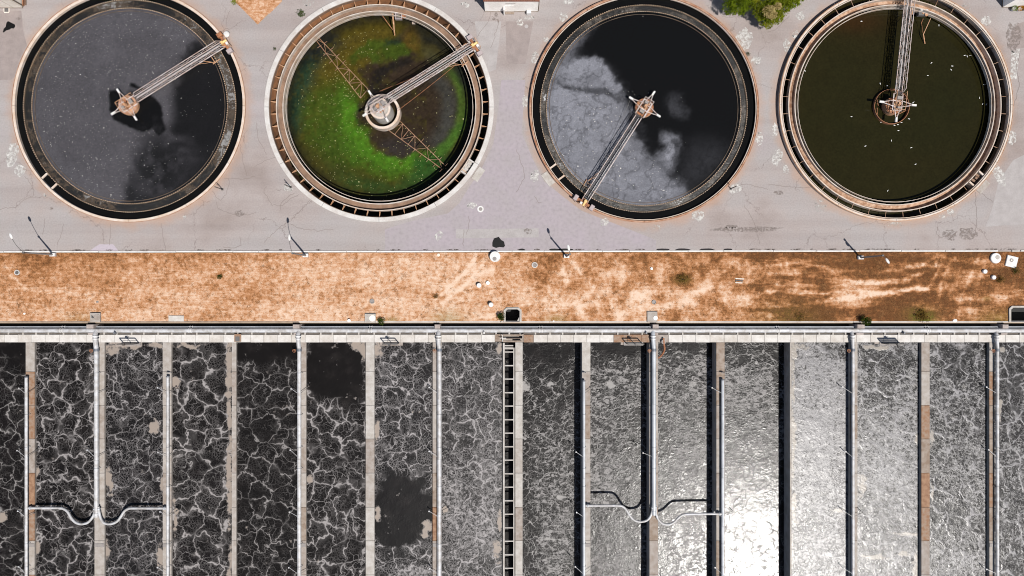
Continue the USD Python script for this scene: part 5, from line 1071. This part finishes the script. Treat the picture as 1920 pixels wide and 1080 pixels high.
for k, w in enumerate(WALLS):
    if not w[2]: continue
    a, b = w[2]; zc = PZ; xc, r = P((a + b) / 2, 0, zc)[0], (b - a) / 2 / PPM * .97
    y_end = BY0 + .3; split = {1: 972, 9: 968}.get(k)
    if split: y_end = P(0, split - 6, zc)[1]
    A_ = thing('air_pipe', PIPE_LABEL[k], 'pipe'); mt = 'pipe_white' if k > 10 or k == 0 else 'pipe_grey' if k in (8, 9, 10) else 'pipe_white'
    y0 = P(0, w[3] + 4, zc)[1]
    if w[3] < 660:     # dives under the walkway from the header pipe through an elbow
        yh = P(0, 622, .3)[1]
        obj('riser', MB().tube(arc_pts([(xc - .12, yh, .28), (xc - .12, yh - .5, .52), (xc - .1, PY0 + .3, .52), (xc, y0 + .15, zc + .03)]), r * 1.02, 16), mt, A_, smooth=40)
        obj('collar', MB().tube([(xc, y0 + .17, zc), (xc, y0 - .2, zc)], r + .06, 18), 'pipe_band', A_, smooth=40)
        obj('hand_wheel', MB().lathe([(.18, .55), (.23, .55), (.23, .6), (.18, .6)], 18, c=(xc - .62, y0 - .1)).bar((xc - .83, y0 - .1, .575), (xc - .41, y0 - .1, .575), .04).bar((xc - .62, y0 - .31, .575), (xc - .62, y0 + .11, .575), .04).bar((xc - .62, y0 - .1, -.1), (xc - .62, y0 - .1, .6), .05), 'rust', A_)
        obj('flange', MB().tube([(xc - .1, PY0 + .8, .52), (xc - .1, PY0 + .92, .52)], r + .12, 18).tube([(xc - .1, PY0 + .45, .52), (xc - .1, PY0 + .53, .52)], r + .10, 18), 'white_paint', A_, smooth=40)
    else:
        obj('end_cap', MB().tube([(xc, y0 + .02, zc), (xc, y0 + .14, zc)], r + .03, 16), 'pipe_band', A_, smooth=40)
    ys_ = np.linspace(y0, y_end, 6 if not split else 4)
    for ya, yb in zip(ys_[:-1], ys_[1:]):
        obj('pipe_length', MB().tube([(xc, ya - .01, zc), (xc, yb + .01, zc)], r, 18), mt, A_, smooth=40)
    for py in (699, 777, 838, 878, 912, 1019, 1062):
        yy = P(0, py, zc)[1]
        if yy < y_end: continue
        if rnd.random() < .75: obj('strap', MB().tube([(xc, yy - .02, zc), (xc, yy + .02, zc)], r + .022, 16).bar((xc + r, yy, zc), (xc + r + .12, yy, 0.01), .04), 'pipe_band', A_)
    m = MB(); wx0, wx1 = P(w[0], 0)[0], P(w[1], 0)[0]
    sx = min(max(xc, wx0 + .1), wx1 - .1)
    for yy in np.arange(y_end + .6, y0 - .3, 4.4): m.box(sx - .10, sx + .10, yy - .12, yy + .12, -.01, zc - r * .7)
    obj('saddle', m, 'concrete_slab_b', A_)
    # drop legs reaching down into the basins on either side
    for py in (737, 856, 968, 1075):
        yy = P(0, py, zc)[1]
        if yy < y_end: continue
        for s in (-1, 1):
            if rnd.random() < .16: continue
            x1 = xc + s * r * .8
            e_ = np.array([x1 + s * (.75 + .5 * rnd.random()), yy + rnd.uniform(.45, .9), .30])
            obj('drop_leg', MB().bar((x1, yy, zc + .05), e_, .05).bar(e_, (e_[0], e_[1], -1.2 if 8 <= k <= 10 else -.8), .05).lathe([(.0, .36), (.10, .36), (.10, .42), (.0, .42)], 10, c=(e_[0], e_[1])), 'steel_dark' if s * (1 if k > 7 else 1) > 0 else 'pipe_white', A_)
    if k in (1, 9): obj('end_tee', MB().tube([(xc, y_end + .3, zc), (xc, y_end - .25, zc)], r + .04, 18), mt, A_, smooth=40)
# swan necks
def swan(pts, r, label, m='pipe_white'):
    A_ = thing('swan_neck_pipe', label, 'pipe')
    q = [P(x, y, PZ) for x, y in pts]
    obj('pipe_bend', MB().tube(arc_pts(q, 10), r, 16), m, A_, smooth=60)
    for e in (0, -1):
        d = (q[1] - q[0] if e == 0 else q[-2] - q[-1]); d /= np.linalg.norm(d); c = q[e] + d * .3
        obj('flange', MB().tube([c - d * .07, c + d * .07], r + .08, 16), 'pipe_grey', A_, smooth=40)
swan([(53, 952.5), (75, 952.5), (108, 952.5), (119, 954), (127, 960), (133, 970), (141, 979), (152, 982.5), (164, 980), (172, 972), (177, 962), (178.5, 950)], .165, 'left swan neck of the left pair, from the leftmost air pipe')
swan([(313, 953), (290, 953), (252, 953), (241, 954), (233, 959), (227, 968), (219, 978), (206, 982.5), (195, 980), (189, 972), (186, 960), (184.5, 950)], .165, 'right swan neck of the left pair, curving over the froth')
swan([(1098, 948), (1125, 948), (1158, 948), (1168, 950), (1175, 957), (1181, 967), (1189, 975), (1200, 978.5), (1212, 976), (1219, 969), (1223, 958), (1224, 948)], .155, 'left swan neck of the right pair, its shadow thrown far on the water')
swan([(1353, 963.5), (1330, 963.5), (1290, 964), (1279, 966), (1271, 972), (1264, 979), (1254, 983.5), (1243, 982), (1235, 975), (1231, 966), (1229.5, 957), (1228.5, 946)], .155, 'right swan neck of the right pair, crossing to the rusty planked wall')
A_ = thing('hooked_pipe', 'rusty hooked pipe by the thick air pipe below the walkway', 'pipe')
obj('pipe_bend', MB().tube(arc_pts([P(1244, 634, .3), P(1245, 645, .3), P(1246, 655, -.3), P(1242, 664, -.9), P(1236, 670, -.9), P(1229, 671, -.5)], 8), .13, 10), 'rust', A_, smooth=50); obj('cap', MB().lathe([(.0, .3), (.3, .3), (.3, .42), (.0, .42)], 16, c=tuple(P(1244, 641, .3)[:2])), 'lid_grey', A_)

# ------------------------------------------------------------------ sluice gate frames
for px0, px1, mesh_, lab in ((232, 261, 0, 'dark steel gate frame on the walkway above the basin with beige scum edges'), (721, 748, 0, 'dark steel gate frame on the walkway left of the basin with a black gap'), (1174, 1203, 0, 'dark steel gate frame on the rust stained slabs'), (1653, 1686, 1, 'dark steel gate frame with a mesh panel, rightmost of the four')):
    xa, xb = P(px0, 0)[0], P(px1, 0)[0]; yb = P(0, 643.5)[1]
    G = thing('gate_frame', lab, 'gate frame', ((xa + xb) / 2, yb, 0)); h = (xb - xa) / 2; H = 1.75
    for s in (-h, h): obj('post', MB().bar((s, 0, -.3), (s, 0, H), .10), 'steel_dark', G)
    obj('top_beam', MB().bar((-h, 0, H), (h, 0, H), .12, .16), 'steel_dark', G); obj('bottom_beam', MB().bar((-h, 0, .1), (h, 0, .1), .12, .2), 'steel_dark', G); obj('mid_rail', MB().bar((-h, 0, H * .5), (h, 0, H * .5), .045), 'steel_dark', G)
    obj('spindle', MB().bar((0, 0, -.5), (0, 0, H + .3), .06), 'steel_dark', G); obj('gear_head', MB().tube([(0, 0, H + .1), (0, 0, H + .45)], .17, 12).bar((0, .0, H + .25), (.35, .1, H + .25), .06), 'steel_dark', G)
    if mesh_:
        m = MB()
        for q in range(15): m.bar((-h + 2 * h * (q + .5) / 15, 0, .1), (-h + 2 * h * (q + .5) / 15, 0, H), .05)
        for q in range(7): m.bar((-h, 0, .2 + .22 * q), (h, 0, .2 + .22 * q), .04)
        obj('mesh_panel', m, 'steel_dark', G)
    obj('base_plate', MB().box(-h - .3, h + .2, -.30, .14, -.04, .06), 'lid_grey' if px0 != 721 else 'concrete_slab_b', G)

# ------------------------------------------------------------------ chambers and covers by the trench
def chamber(x0, y0, x1, y1, h, lab, lid=None, m='concrete_slab_a'):
    a, b = P(x0, y1)[:2], P(x1, y0)[:2]; c = (a + b) / 2; w_, d = (b - a) / 2
    S = thing('valve_chamber', lab, 'chamber', (c[0], c[1], 0)); obj('chamber_walls', MB().box(-w_, w_, -d, d, -.3, h, .03), m, S)
    if lid: obj('lid', MB().lathe([(.0, h), (lid[2], h), (lid[2], h + .05), (.0, h + .05)], 24, c=(lid[0], lid[1])), lid[3], S)
    return S
s_ = chamber(171, 586.5, 190, 604, .35, 'concrete chamber with a round cover above the leftmost thick air pipe', (.3, .05, .42, 'concrete_slab_b')); obj('handle', MB().bar((-.4, .25, .36), (-.15, -.05, .5), .12).bar((-.4, .0, .38), (-.1, .02, .45), .1), 'dark_iron', s_)
chamber(685, 588, 705, 605, .35, 'pale concrete chamber with a round cover beside a small green bush', (.3, 0, .42, 'wall_cream'), 'concrete_pale')
s_ = chamber(1213, 584, 1232, 604, .3, 'concrete chamber with white round cap above the rust stained slabs', (.42, -.15, .30, 'white_paint'), 'concrete_slab_a')
S = thing('concrete_slab', 'flat white concrete slab lying at the edge of the dry grass', 'slab', P(331, 597)); obj('slab', MB().box(-1.02, 1.02, -.38, .38, 0, .16, .03), 'wall_cream_slab', S)
def pit(x0, y0, x1, y1, lab):
    a, b = P(x0, y1)[:2], P(x1, y0)[:2]; S = thing('open_pit', lab, 'pit', (*((a + b) / 2), 0)); w_, d = (b - a) / 2
    o = Polygon([(-w_ - .18, -d - .1), (w_ + .18, -d - .1), (w_ + .18, d - .2), (w_ - .2, d + .18), (-w_ + .2, d + .18), (-w_ - .18, d - .2)]); i_ = Polygon([(-w_ + .08, -d), (w_ - .08, -d), (w_ - .08, d - .3), (w_ - .4, d - .06), (-w_ + .4, d - .06), (-w_ + .08, d - .3)])
    m = trimesh.creation.extrude_polygon(o.difference(i_), 3.2, engine='earcut'); m.apply_translation((0, 0, -3.0)); obj('pit_wall', m, 'concrete_pale', S)
    obj('pit_floor', MB().box(-w_, w_, -d, d, -3.1, -2.9), 'black_void', S); return S
s_ = pit(947, 579, 975.5, 603, 'open dark pit with a pale rounded kerb beside a dark bush'); obj('corner_step', MB().add([(.55, -.85, -.1), (.98, -.85, -.1), (.98, -.05, -.1), (.55, -.85, -.02), (.98, -.85, -.02), (.98, -.05, -.02)], [(0, 2, 1), (3, 4, 5), (0, 1, 4), (0, 4, 3), (1, 2, 5), (1, 5, 4), (2, 0, 3), (2, 3, 5)]), 'concrete_pale', s_)
pit(1893, 576, 1988, 603, 'open dark pit at the right edge of the dry grass')
# things standing in the grass
def cap(px, py, d, h, lab, m='white_paint', hole=None, cat='cap'):
    S = thing('vent_riser' if cat == 'cap' else cat, lab, 'riser' if cat == 'cap' else cat, (*P(px, py, h)[:2], 0)); r = d / 2 / PPM
    obj('riser_top' if cat == 'cap' else 'body', MB().lathe([(.0, -.1), (r, -.1), (r, h - .05), (r - .05, h), (.0, h)], 28, closed=False), m, S, smooth=35)
    if hole: obj('opening', MB().lathe([(.0, h + .004), (hole[2], h + .004), (hole[2] - .02, h + .03), (.0, h + .03)], 18, c=(hole[0], hole[1]), closed=False), 'lid_grey' if hole[3] else 'concrete_pale', S)
cap(928, 481, 20, .75, 'large white round riser with a grey cover at the kerb', hole=(-.05, -.30, .27, 1))
cap(1868, 484, 19.5, .35, 'large white round lid at the kerb end, left of the square one', hole=(.18, .12, .30, 0))
cap(1848, 509, 8, .4, 'upper of two small white caps below the large white round lid'); cap(1864.5, 520, 8, .4, 'lower of two small white caps below the large white round lid')
cap(898, 535, 9, .6, 'small white cap among the fan of wheel tracks'); cap(914.5, 530.5, 7, .35, 'smallest white cap among the fan of wheel tracks', 'wall_white'); cap(920.5, 571.5, 9, .7, 'white capped post above the dark pit', cat='post')
cap(654, 601, 6, .35, 'small white stump at the edge of the trench', 'wall_white'); cap(1222, 503.5, 5, .25, 'tiny white peg in the brown grass', 'wall_white', cat='peg'); cap(822, 478, 6, .12, 'small pale stone just below the kerb', 'wall_cream', cat='stone')
S = thing('square_cover', 'white square cover slab with a round hatch, slightly turned', 'cover', P(1895.5, 490.5), -.24); obj('slab', MB().box(-.74, .74, -.74, .74, -.05, .22, .04), 'white_paint', S); obj('hatch', MB().lathe([(.12, .22), (.24, .22), (.24, .27), (.12, .27)], 22, c=(-.1, .16)), 'lid_grey', S); obj('hatch_lid', MB().lathe([(.0, .22), (.11, .22), (.11, .25), (.0, .25)], 16, c=(-.1, .16), closed=False), 'wall_cream', S)
def ringhole(px, py, d, lab, rim='rim_white', lid='dark_iron'):
    S = thing('manhole', lab, 'manhole', P(px, py)); r = d / 2 / PPM
    obj('manhole_ring', MB().lathe([(r * .72, -.1), (r, -.1), (r, .16), (r * .72, .16)], 28), rim, S); obj('manhole_lid', MB().lathe([(.0, .02), (r * .71, .02), (r * .71, .07), (.0, .07)], 24, closed=False), lid, S)
ringhole(33, 511, 10, 'dark manhole with a pale ring in the orange grass at far left'); ringhole(1002.5, 497, 11, 'grey manhole with a pale ring below the right end of the tar puddle', 'rim_white', 'lid_grey'); ringhole(698, 565, 9, 'dull grey manhole above the pale concrete chamber', 'lid_grey', 'lid_grey'); ringhole(1226, 566.5, 8, 'small grey manhole above the chamber with the white cap', 'lid_grey', 'lid_grey')
S = thing('manhole', 'grey manhole in a worn white painted ring on the asphalt', 'manhole', P(901, 392)); obj('manhole_ring', MB().lathe([(.26, .002), (.44, .002), (.44, .035), (.26, .035)], 9), 'white_paint', S); obj('manhole_lid', MB().lathe([(.0, .004), (.25, .004), (.25, .025), (.0, .025)], 20, closed=False), 'lid_grey', S)
S = thing('manhole', 'faint asphalt coloured manhole below the white building', 'manhole', P(987, 49.5)); obj('manhole_ring', MB().lathe([(.27, .002), (.31, .002), (.31, .02), (.27, .02)], 24), 'dark_asphalt', S); obj('manhole_lid', MB().lathe([(.0, .003), (.26, .003), (.26, .014), (.0, .014)], 24, closed=False), 'pale_asphalt', S)
def stone(px, py, r, lab, m, seed):
    s = trimesh.creation.icosphere(2, 1.0); v = s.vertices * [r, r * .75, r * .5]; v *= (1 + .5 * (meshkit.fbm(s.vertices * 1.6 + seed, 3, seed) - .5))[:, None]; v += P(px, py, 0) + np.array([0, 0, r * .15]); tag(obj('stone', MB().add(v, s.faces), m), lab, 'stone', GROUPS['stone'])
stone(183, 566, .20, 'dark brown stone above the leftmost chamber', 'lid_grey', 3); stone(46, 588, .17, 'small white stone at the lower left of the grass', 'wall_white', 5); stone(1038, 566 + 36, .12, 'small white stone at the trench edge right of the dark pit', 'wall_white', 8); stone(1790, 601, .3, 'flat white stone at the trench edge near the right', 'wall_white', 9)
S = thing('pallet', 'broken grey wooden pallet lying in the grass', 'pallet', P(1386, 527), -.05)
for k in range(3): obj('plank', MB().box(-.55, .6 - .1 * k, .25 - .27 * k, .37 - .27 * k, .1, .14), 'wall_cream' if k != 1 else 'bridge_deck', S)
obj('bearer', MB().box(-.5, -.4, -.35, .4, 0, .1), 'bark', S); obj('bearer', MB().box(.3, .4, -.3, .35, 0, .1), 'bark', S)
S = thing('drain', 'square black drain with a pale frame below the left hand building', 'drain', P(12.5, 18.5)); obj('frame', MB().box(-.33, .33, -.38, -.29, 0, .05).box(-.33, .33, .29, .36, 0, .05).box(-.36, -.30, -.29, .29, 0, .05).box(.29, .38, -.29, .29, 0, .05), 'wall_cream', S); obj('grate', MB().box(-.3, .3, -.29, .29, 0, .02), 'dark_iron', S)

# ------------------------------------------------------------------ street lamps on the kerb
LAMPS = [(101, 477.5, (-11, -24), 1.0, 'street lamp at far left, its long arm reaching over the road'), (574, 479, (-1.3, -22.6), 1.0, 'street lamp below the algae tank, its long arm pointing straight up the picture'),
         (1062, 480.5, (-2, -7), .55, 'street lamp with a short arm below the half grey tank'), (1612, 483, (4, 6), .3, 'street lamp below the gull dotted tank, its short arm turned to the grass')]
for px, py, av, rise, lab in LAMPS:
    L = thing('street_lamp', lab, 'street lamp', P(px, py)); H = 6.2
    obj('base_block', MB().box(-.36, .36, -.24, .24, -.1, .45, .04), 'white_paint', L)
    obj('pole', MB().tube([(0, 0, .4), (0, 0, .9), (0, 0, H)], [.15, .13, .085], 12), 'lid_grey', L, smooth=40)
    obj('pole_cap', MB().tube([(0, 0, H - .15), (0, 0, H + .12)], .13, 12), 'dark_iron', L, smooth=40)
    a = np.array([av[0] / PPM, -av[1] / PPM, 0]); e = a + np.array([0, 0, H + rise])
    obj('arm', MB().tube(arc_pts([(0, 0, H), (a[0] * .35, a[1] * .35, H + rise * .62), (a[0] * .7, a[1] * .7, H + rise * .92), e], 6), .035, 8), 'dark_iron', L, smooth=60)
    d = a / np.linalg.norm(a); w_ = trimesh.creation.icosphere(2, 1.0); v = w_.vertices * [.40, .17, .10]; R2 = np.array([[d[0], -d[1], 0], [d[1], d[0], 0], [0, 0, 1]]); v = v @ R2.T + e + d * .3
    obj('lamp_head', MB().add(v, w_.faces), 'white_paint', L, smooth=60)
for px, py, lab in ((417, 355, 'slender black post outside the leftmost tank'), (545, 351, 'slender black post on white paint outside the algae tank'), (1370, 354, 'slender black post on white paint outside the half grey tank')):
    L = thing('marker_post', lab, 'post', P(px, py)); obj('post', MB().tube([(0, 0, 0), (0, 0, 2.6)], .06, 8), 'steel_dark', L); obj('foot', MB().box(-.14, .14, -.14, .14, 0, .08), 'steel_dark', L); obj('cross_arm', MB().bar((-.02, -.02, 1.4), (-.30, .06, 1.55), .05), 'steel_dark', L)
L = thing('floodlight', 'round white lamp beside the rim end of the leftmost bridge', 'lamp', P(429, 68)); obj('post', MB().tube([(0, 0, 0), (0, 0, .8)], .05, 8), 'dark_iron', L); obj('lamp_head', MB().lathe([(.0, .78), (.40, .78), (.42, .86), (.30, 1.0), (.0, 1.04)], 24, closed=False), 'white_paint', L, smooth=40); obj('bracket', MB().bar((-.1, 0, .7), (-.5, -.15, .7), .06), 'rust', L)

# ------------------------------------------------------------------ buildings at the top edge
def building(x0, y0, w_, d, h, lab, wallm, roof='flat', over=.35):
    p = P(x0, y0); S = thing('building', lab, 'building', (p[0], p[1], 0))
    obj('wall', MB().box(0, w_, 0, d, 0, h), wallm, S)
    obj('plinth', MB().box(-.03, w_ + .03, -.03, d + .03, 0, .18), 'concrete_slab_c', S)
    if roof == 'hip':
        o = over; hr = 1.4; v = [(-o, -o, h), (w_ + o, -o, h), (w_ + o, d + o, h), (-o, d + o, h), (-o, -o, h + .14), (w_ + o, -o, h + .14), (w_ + o, d + o, h + .14), (-o, d + o, h + .14), (w_ * .35, d / 2, h + hr), (w_ * .65, d / 2, h + hr)]
        obj('roof', MB().add(v, [(0, 3, 2, 1), (0, 1, 5, 4), (1, 2, 6, 5), (2, 3, 7, 6), (3, 0, 4, 7), (4, 5, 9, 8), (6, 7, 8, 9)]).add([v[5], v[6], v[9], v[7], v[4], v[8]], [(0, 1, 2), (3, 4, 5)]), 'roof_tile', S)
        m = MB()
        for k in range(int(w_ / .3)): m.tube([(k * .3, -o + .02, h + .16), (w_ * .35 + (w_ * .3) * k * .3 / w_, d / 2, h + hr + .02)], .06, 6)
        obj('tile_ridges', m, 'roof_tile', S, kind='stuff')
    else:
        obj('roof', MB().box(-.12, w_ + .12, -.12, d + .12, h, h + .2, .03), 'roof_flat', S); obj('roof_plant', MB().box(w_ * .4, w_ * .4 + 1.2, d * .5, d * .5 + 1, h + .2, h + .9, .05), 'lid_grey', S)
    return S
s_ = building(909.5, 22, 7.05, 6.0, 3.8, 'low white building with a red tiled roof at the top edge between two tanks', 'wall_white', 'hip', .12)
obj('vent', MB().box(2.75, 4.05, -.02, .0, 2.85, 2.97), 'lid_grey', s_); obj('door_leaf', MB().box(2.50, 2.62, -.52, -.031, .02, 2.0), 'wall_white', s_)
obj('cabinet', MB().box(5.55, 6.15, -.48, -.031, 0, .8, .04), 'white_paint', s_); obj('step', MB().box(2.7, 3.9, -.35, -.031, .0, .10), 'concrete_slab_c', s_); obj('downpipe', MB().tube([(7.12, .1, 0), (7.12, .1, 3.7)], .06, 8), 'bark', s_); obj('door_frame', MB().box(2.66, 3.86, -.02, -.001, .12, 2.1), 'wall_white', s_)
s_ = building(43 - 12.4 * PPM, 15, 12.4, 8.0, 5.5, 'cream building at the top left corner beside the leftmost tank', 'wall_cream'); obj('downpipe', MB().tube([(12.47, .25, 0), (12.47, .25, 5.4)], .07, 8), 'bark', s_)
obj('wall_joint', MB().box(9.5, 9.53, -.012, 0, .2, 5.4).box(11.2, 11.23, -.012, 0, .2, 5.4), 'trough_beige', s_)
S = thing('pipe_rack', 'brown pipes standing along the east wall of the cream building', 'pipes', P(44, -25)); obj('pipe', MB().box(.06, .16, -2.6, 3, .0, .35), 'rust', S); obj('pipe', MB().box(.30, .42, -2.5, 3, .0, .2), 'trough_beige', S)
building(1879, 14, 9.0, 8.0, 4.6, 'white building at the top right corner with orange plants at its foot', 'wall_white')

# ------------------------------------------------------------------ trees and bushes
def leaves(n, place, size, seed, drop=.5):
    """Many leaf-sized faces; place(r) gives a point and its outward direction."""
    r = np.random.default_rng(seed); p, o = place(r, n)
    d = o + r.normal(0, .55, (n, 3)); d[:, 2] -= drop * .3; d /= np.linalg.norm(d, axis=1, keepdims=True)
    s = np.cross(d, r.normal(0, 1, (n, 3))); s /= np.linalg.norm(s, axis=1, keepdims=True)
    L = r.uniform(.6, 1.3, n)[:, None] * size
    v = np.stack([p, p + d * L * .5 + s * L * .22, p + d * L, p + d * L * .5 - s * L * .22], 1).reshape(-1, 3)
    q = np.arange(n * 4).reshape(n, 4); return MB().add(v, q)
def tree(px, py, h, lobes, n, size, lab, m, seed, cat='tree', name='tree', parts=None):
    b = P(px, py); S = thing(name, lab, cat, (b[0], b[1], 0))
    tr = MB().tube([(0, 0, -.2), (.05, .03, h * .3), (.1, .1, h * .75)], [.22 * h / 6, .17 * h / 6, .06], 8)
    obj('trunk', tr, 'bark', S)
    for k, (dx, dy, z, r) in enumerate(lobes[:6]): obj('limb', MB().tube([(.04, .02, h * .25), (dx * .5, dy * .5, z * .8), (dx * .9, dy * .9, z)], [.10 * h / 6, .07 * h / 6, .025], 6), 'bark', S)
    L = np.array(lobes, float); wgt = L[:, 3] ** 2
    def place(r, n):
        k = r.choice(len(L), n, p=wgt / wgt.sum()); u = r.normal(0, 1, (n, 3)); u[:, 2] = np.abs(u[:, 2]) * 1.1 - .25; u /= np.linalg.norm(u, axis=1, keepdims=True)
        # clumps: leaves gather about twig ends
        tw = r.normal(0, 1, (len(L) * 40, 3)); tw[:, 2] = np.abs(tw[:, 2]) * 1.1 - .25; tw /= np.linalg.norm(tw, axis=1, keepdims=True)
        t_ = r.integers(0, 40, n); c = tw[k * 40 + t_]; rad = (L[k, 3] * np.where(r.random(n) < .7, r.uniform(.78, 1.1, n), r.uniform(.35, .9, n)))[:, None]
        u = c + .28 * u; u /= np.linalg.norm(u, axis=1, keepdims=True)
        return L[k, :3] + u * rad * [1, 1, .8], u
    obj('crown', leaves(n, place, size, seed), m, S)
    return S
def lob(base, pts): b = P(*base); return [(*(P(x, y, z)[:2] - b[:2]), z, r) for x, y, z, r in pts]
base = (1392, -20)
tree(*base, 5.0, lob(base, [(1385, 5, 3.0, 1.2), (1372, -8, 2.8, 1.2), (1402, -12, 3.6, 1.3), (1365, 15, 2.2, .75), (1388, 17, 2.2, .7), (1400, 4, 3.0, 1.0), (1380, -30, 3.6, 1.5), (1374, 20, 1.8, .5)]), 7500, .26, 'left yellow green tree at the top edge, its shadow on the asphalt', 'leaf_tree', 41)
base = (1445, -6)
T2_ = tree(*base, 5.5, lob(base, [(1430, 0, 3.6, 1.4), (1447, 18, 3.0, 1.3), (1442, 35, 2.2, 1.0), (1440, 45, 1.6, .55), (1462, 12, 3.2, 1.25), (1455, 32, 2.2, .85), (1425, 22, 2.6, .95), (1415, 6, 3.0, .9), (1432, 38, 1.8, .7), (1450, -15, 4.2, 1.6)]), 10500, .26, 'large yellow green tree at the top edge with a straw coloured dead patch', 'leaf_tree_rusty', 42)
L_ = np.array(lob(base, [(1441, 21, 4.1, .75), (1447, 27, 3.6, .6), (1458, 12, 4.3, .4)]))
def place_dead(r, n):
    k = r.integers(0, 3, n); u = r.normal(0, 1, (n, 3)); u[:, 2] = np.abs(u[:, 2]); u /= np.linalg.norm(u, axis=1, keepdims=True); return L_[k, :3] + u * (L_[k, 3] * r.uniform(.5, 1.05, n))[:, None], u
obj('dead_foliage', leaves(1500, place_dead, .2, 5), 'leaf_dead', T2_, label='straw coloured dead foliage')
base = (1488, -25)
tree(*base, 5.0, lob(base, [(1480, -2, 3.0, 1.2), (1493, -8, 3.0, 1.1), (1470, 8, 2.6, .9), (1500, -12, 2.6, .9), (1487, 5, 2.0, .6), (1480, -28, 3.6, 1.5)]), 6500, .26, 'right yellow green tree at the top edge, beside the gull dotted tank', 'leaf_tree', 43)
def bush(px, py, r, h, n, lab, m='leaf_bush', size=.16, seed=1):
    b = P(px, py); tree(px, py, h, [(rnd.uniform(-r, r) * .5, rnd.uniform(-r, r) * .4, h * rnd.uniform(.4, .8), r * rnd.uniform(.45, .75)) for _ in range(6)], n, size, lab, m, seed, 'bush', 'bush')
bush(1619, 600, .62, 1.2, 900, 'dark green shrub leaning over the trench beside a stone pier', seed=2); bush(716, 602, .5, .7, 500, 'small yellow green bush right of the pale chamber', 'leaf_bush', .14, 3); bush(940, 594, .55, 1.0, 700, 'dark bush at the left of the open pit', 'leaf_bush', .15, 4)
bush(1727, 592, 1.0, .6, 800, 'low dark green weeds spreading near the right trench edge', 'leaf_dry', .16, 6); bush(1280, 525, .9, .35, 420, 'low olive weeds in the brown grass', 'leaf_dry', .14, 7); bush(818, 555, .35, .3, 160, 'tiny olive bush at the start of the wheel tracks', 'leaf_dry', .12, 8); bush(413, 519, .35, .4, 200, 'tiny dark bush in the bright left grass', 'leaf_bush', .12, 9)
bush(565, 27, .55, .6, 420, 'dark weed on the asphalt outside the algae tank', 'leaf_bush', .13, 10); bush(1875, 517 + 8, .5, .35, 250, 'dark weeds below the white square cover', 'leaf_dry', .14, 11); bush(1901, 507, .5, .35, 200, 'dark green weeds touching the white square cover', 'leaf_bush', .13, 16)
bush(516, 92, .22, .3, 140, 'tiny black weed at the rim of the algae tank', 'leaf_bush', .1, 12); bush(1402, 102, .3, .3, 140, 'tiny dark weed outside the rim of the half grey tank', 'leaf_bush', .1, 13); bush(440, 4, .5, .4, 300, 'yellow green weed in the bed between the left tanks', 'leaf_tree', .13, 14); bush(1500, 596, .8, .3, 260, 'sparse olive weeds along the trench edge', 'leaf_dry', .13, 17)
for k, px in enumerate((1898, 1909)):
    S = thing('flower_pot', ['left pale pot with yellow flowers by the top right building', 'right pale pot with orange flowers by the top right building'][k], 'flower pot', P(px, 18.5))
    obj('pot', MB().lathe([(.0, 0), (.24, 0), (.30, .4), (.26, .4), (.24, .34), (.0, .34)], 18, closed=False), 'white_paint', S, smooth=30)
    def pl(r, n): u = r.normal(0, 1, (n, 3)); u[:, 2] = np.abs(u[:, 2]); u /= np.linalg.norm(u, axis=1, keepdims=True); return u * .3 + [0, .05, .45], u
    obj('flowers', leaves(260, pl, .14, 60 + k), 'leaf_orange' if k else 'leaf_tree', S)
S = thing('utility_box', 'black utility box at the right edge by the top building', 'box', P(1921, 16)); obj('cabinet', MB().box(-.45, .5, -.3, .3, 0, .9, .05), 'steel_dark', S); obj('lid', MB().box(-.5, .55, -.35, .35, .9, .96), 'steel_dark', S)
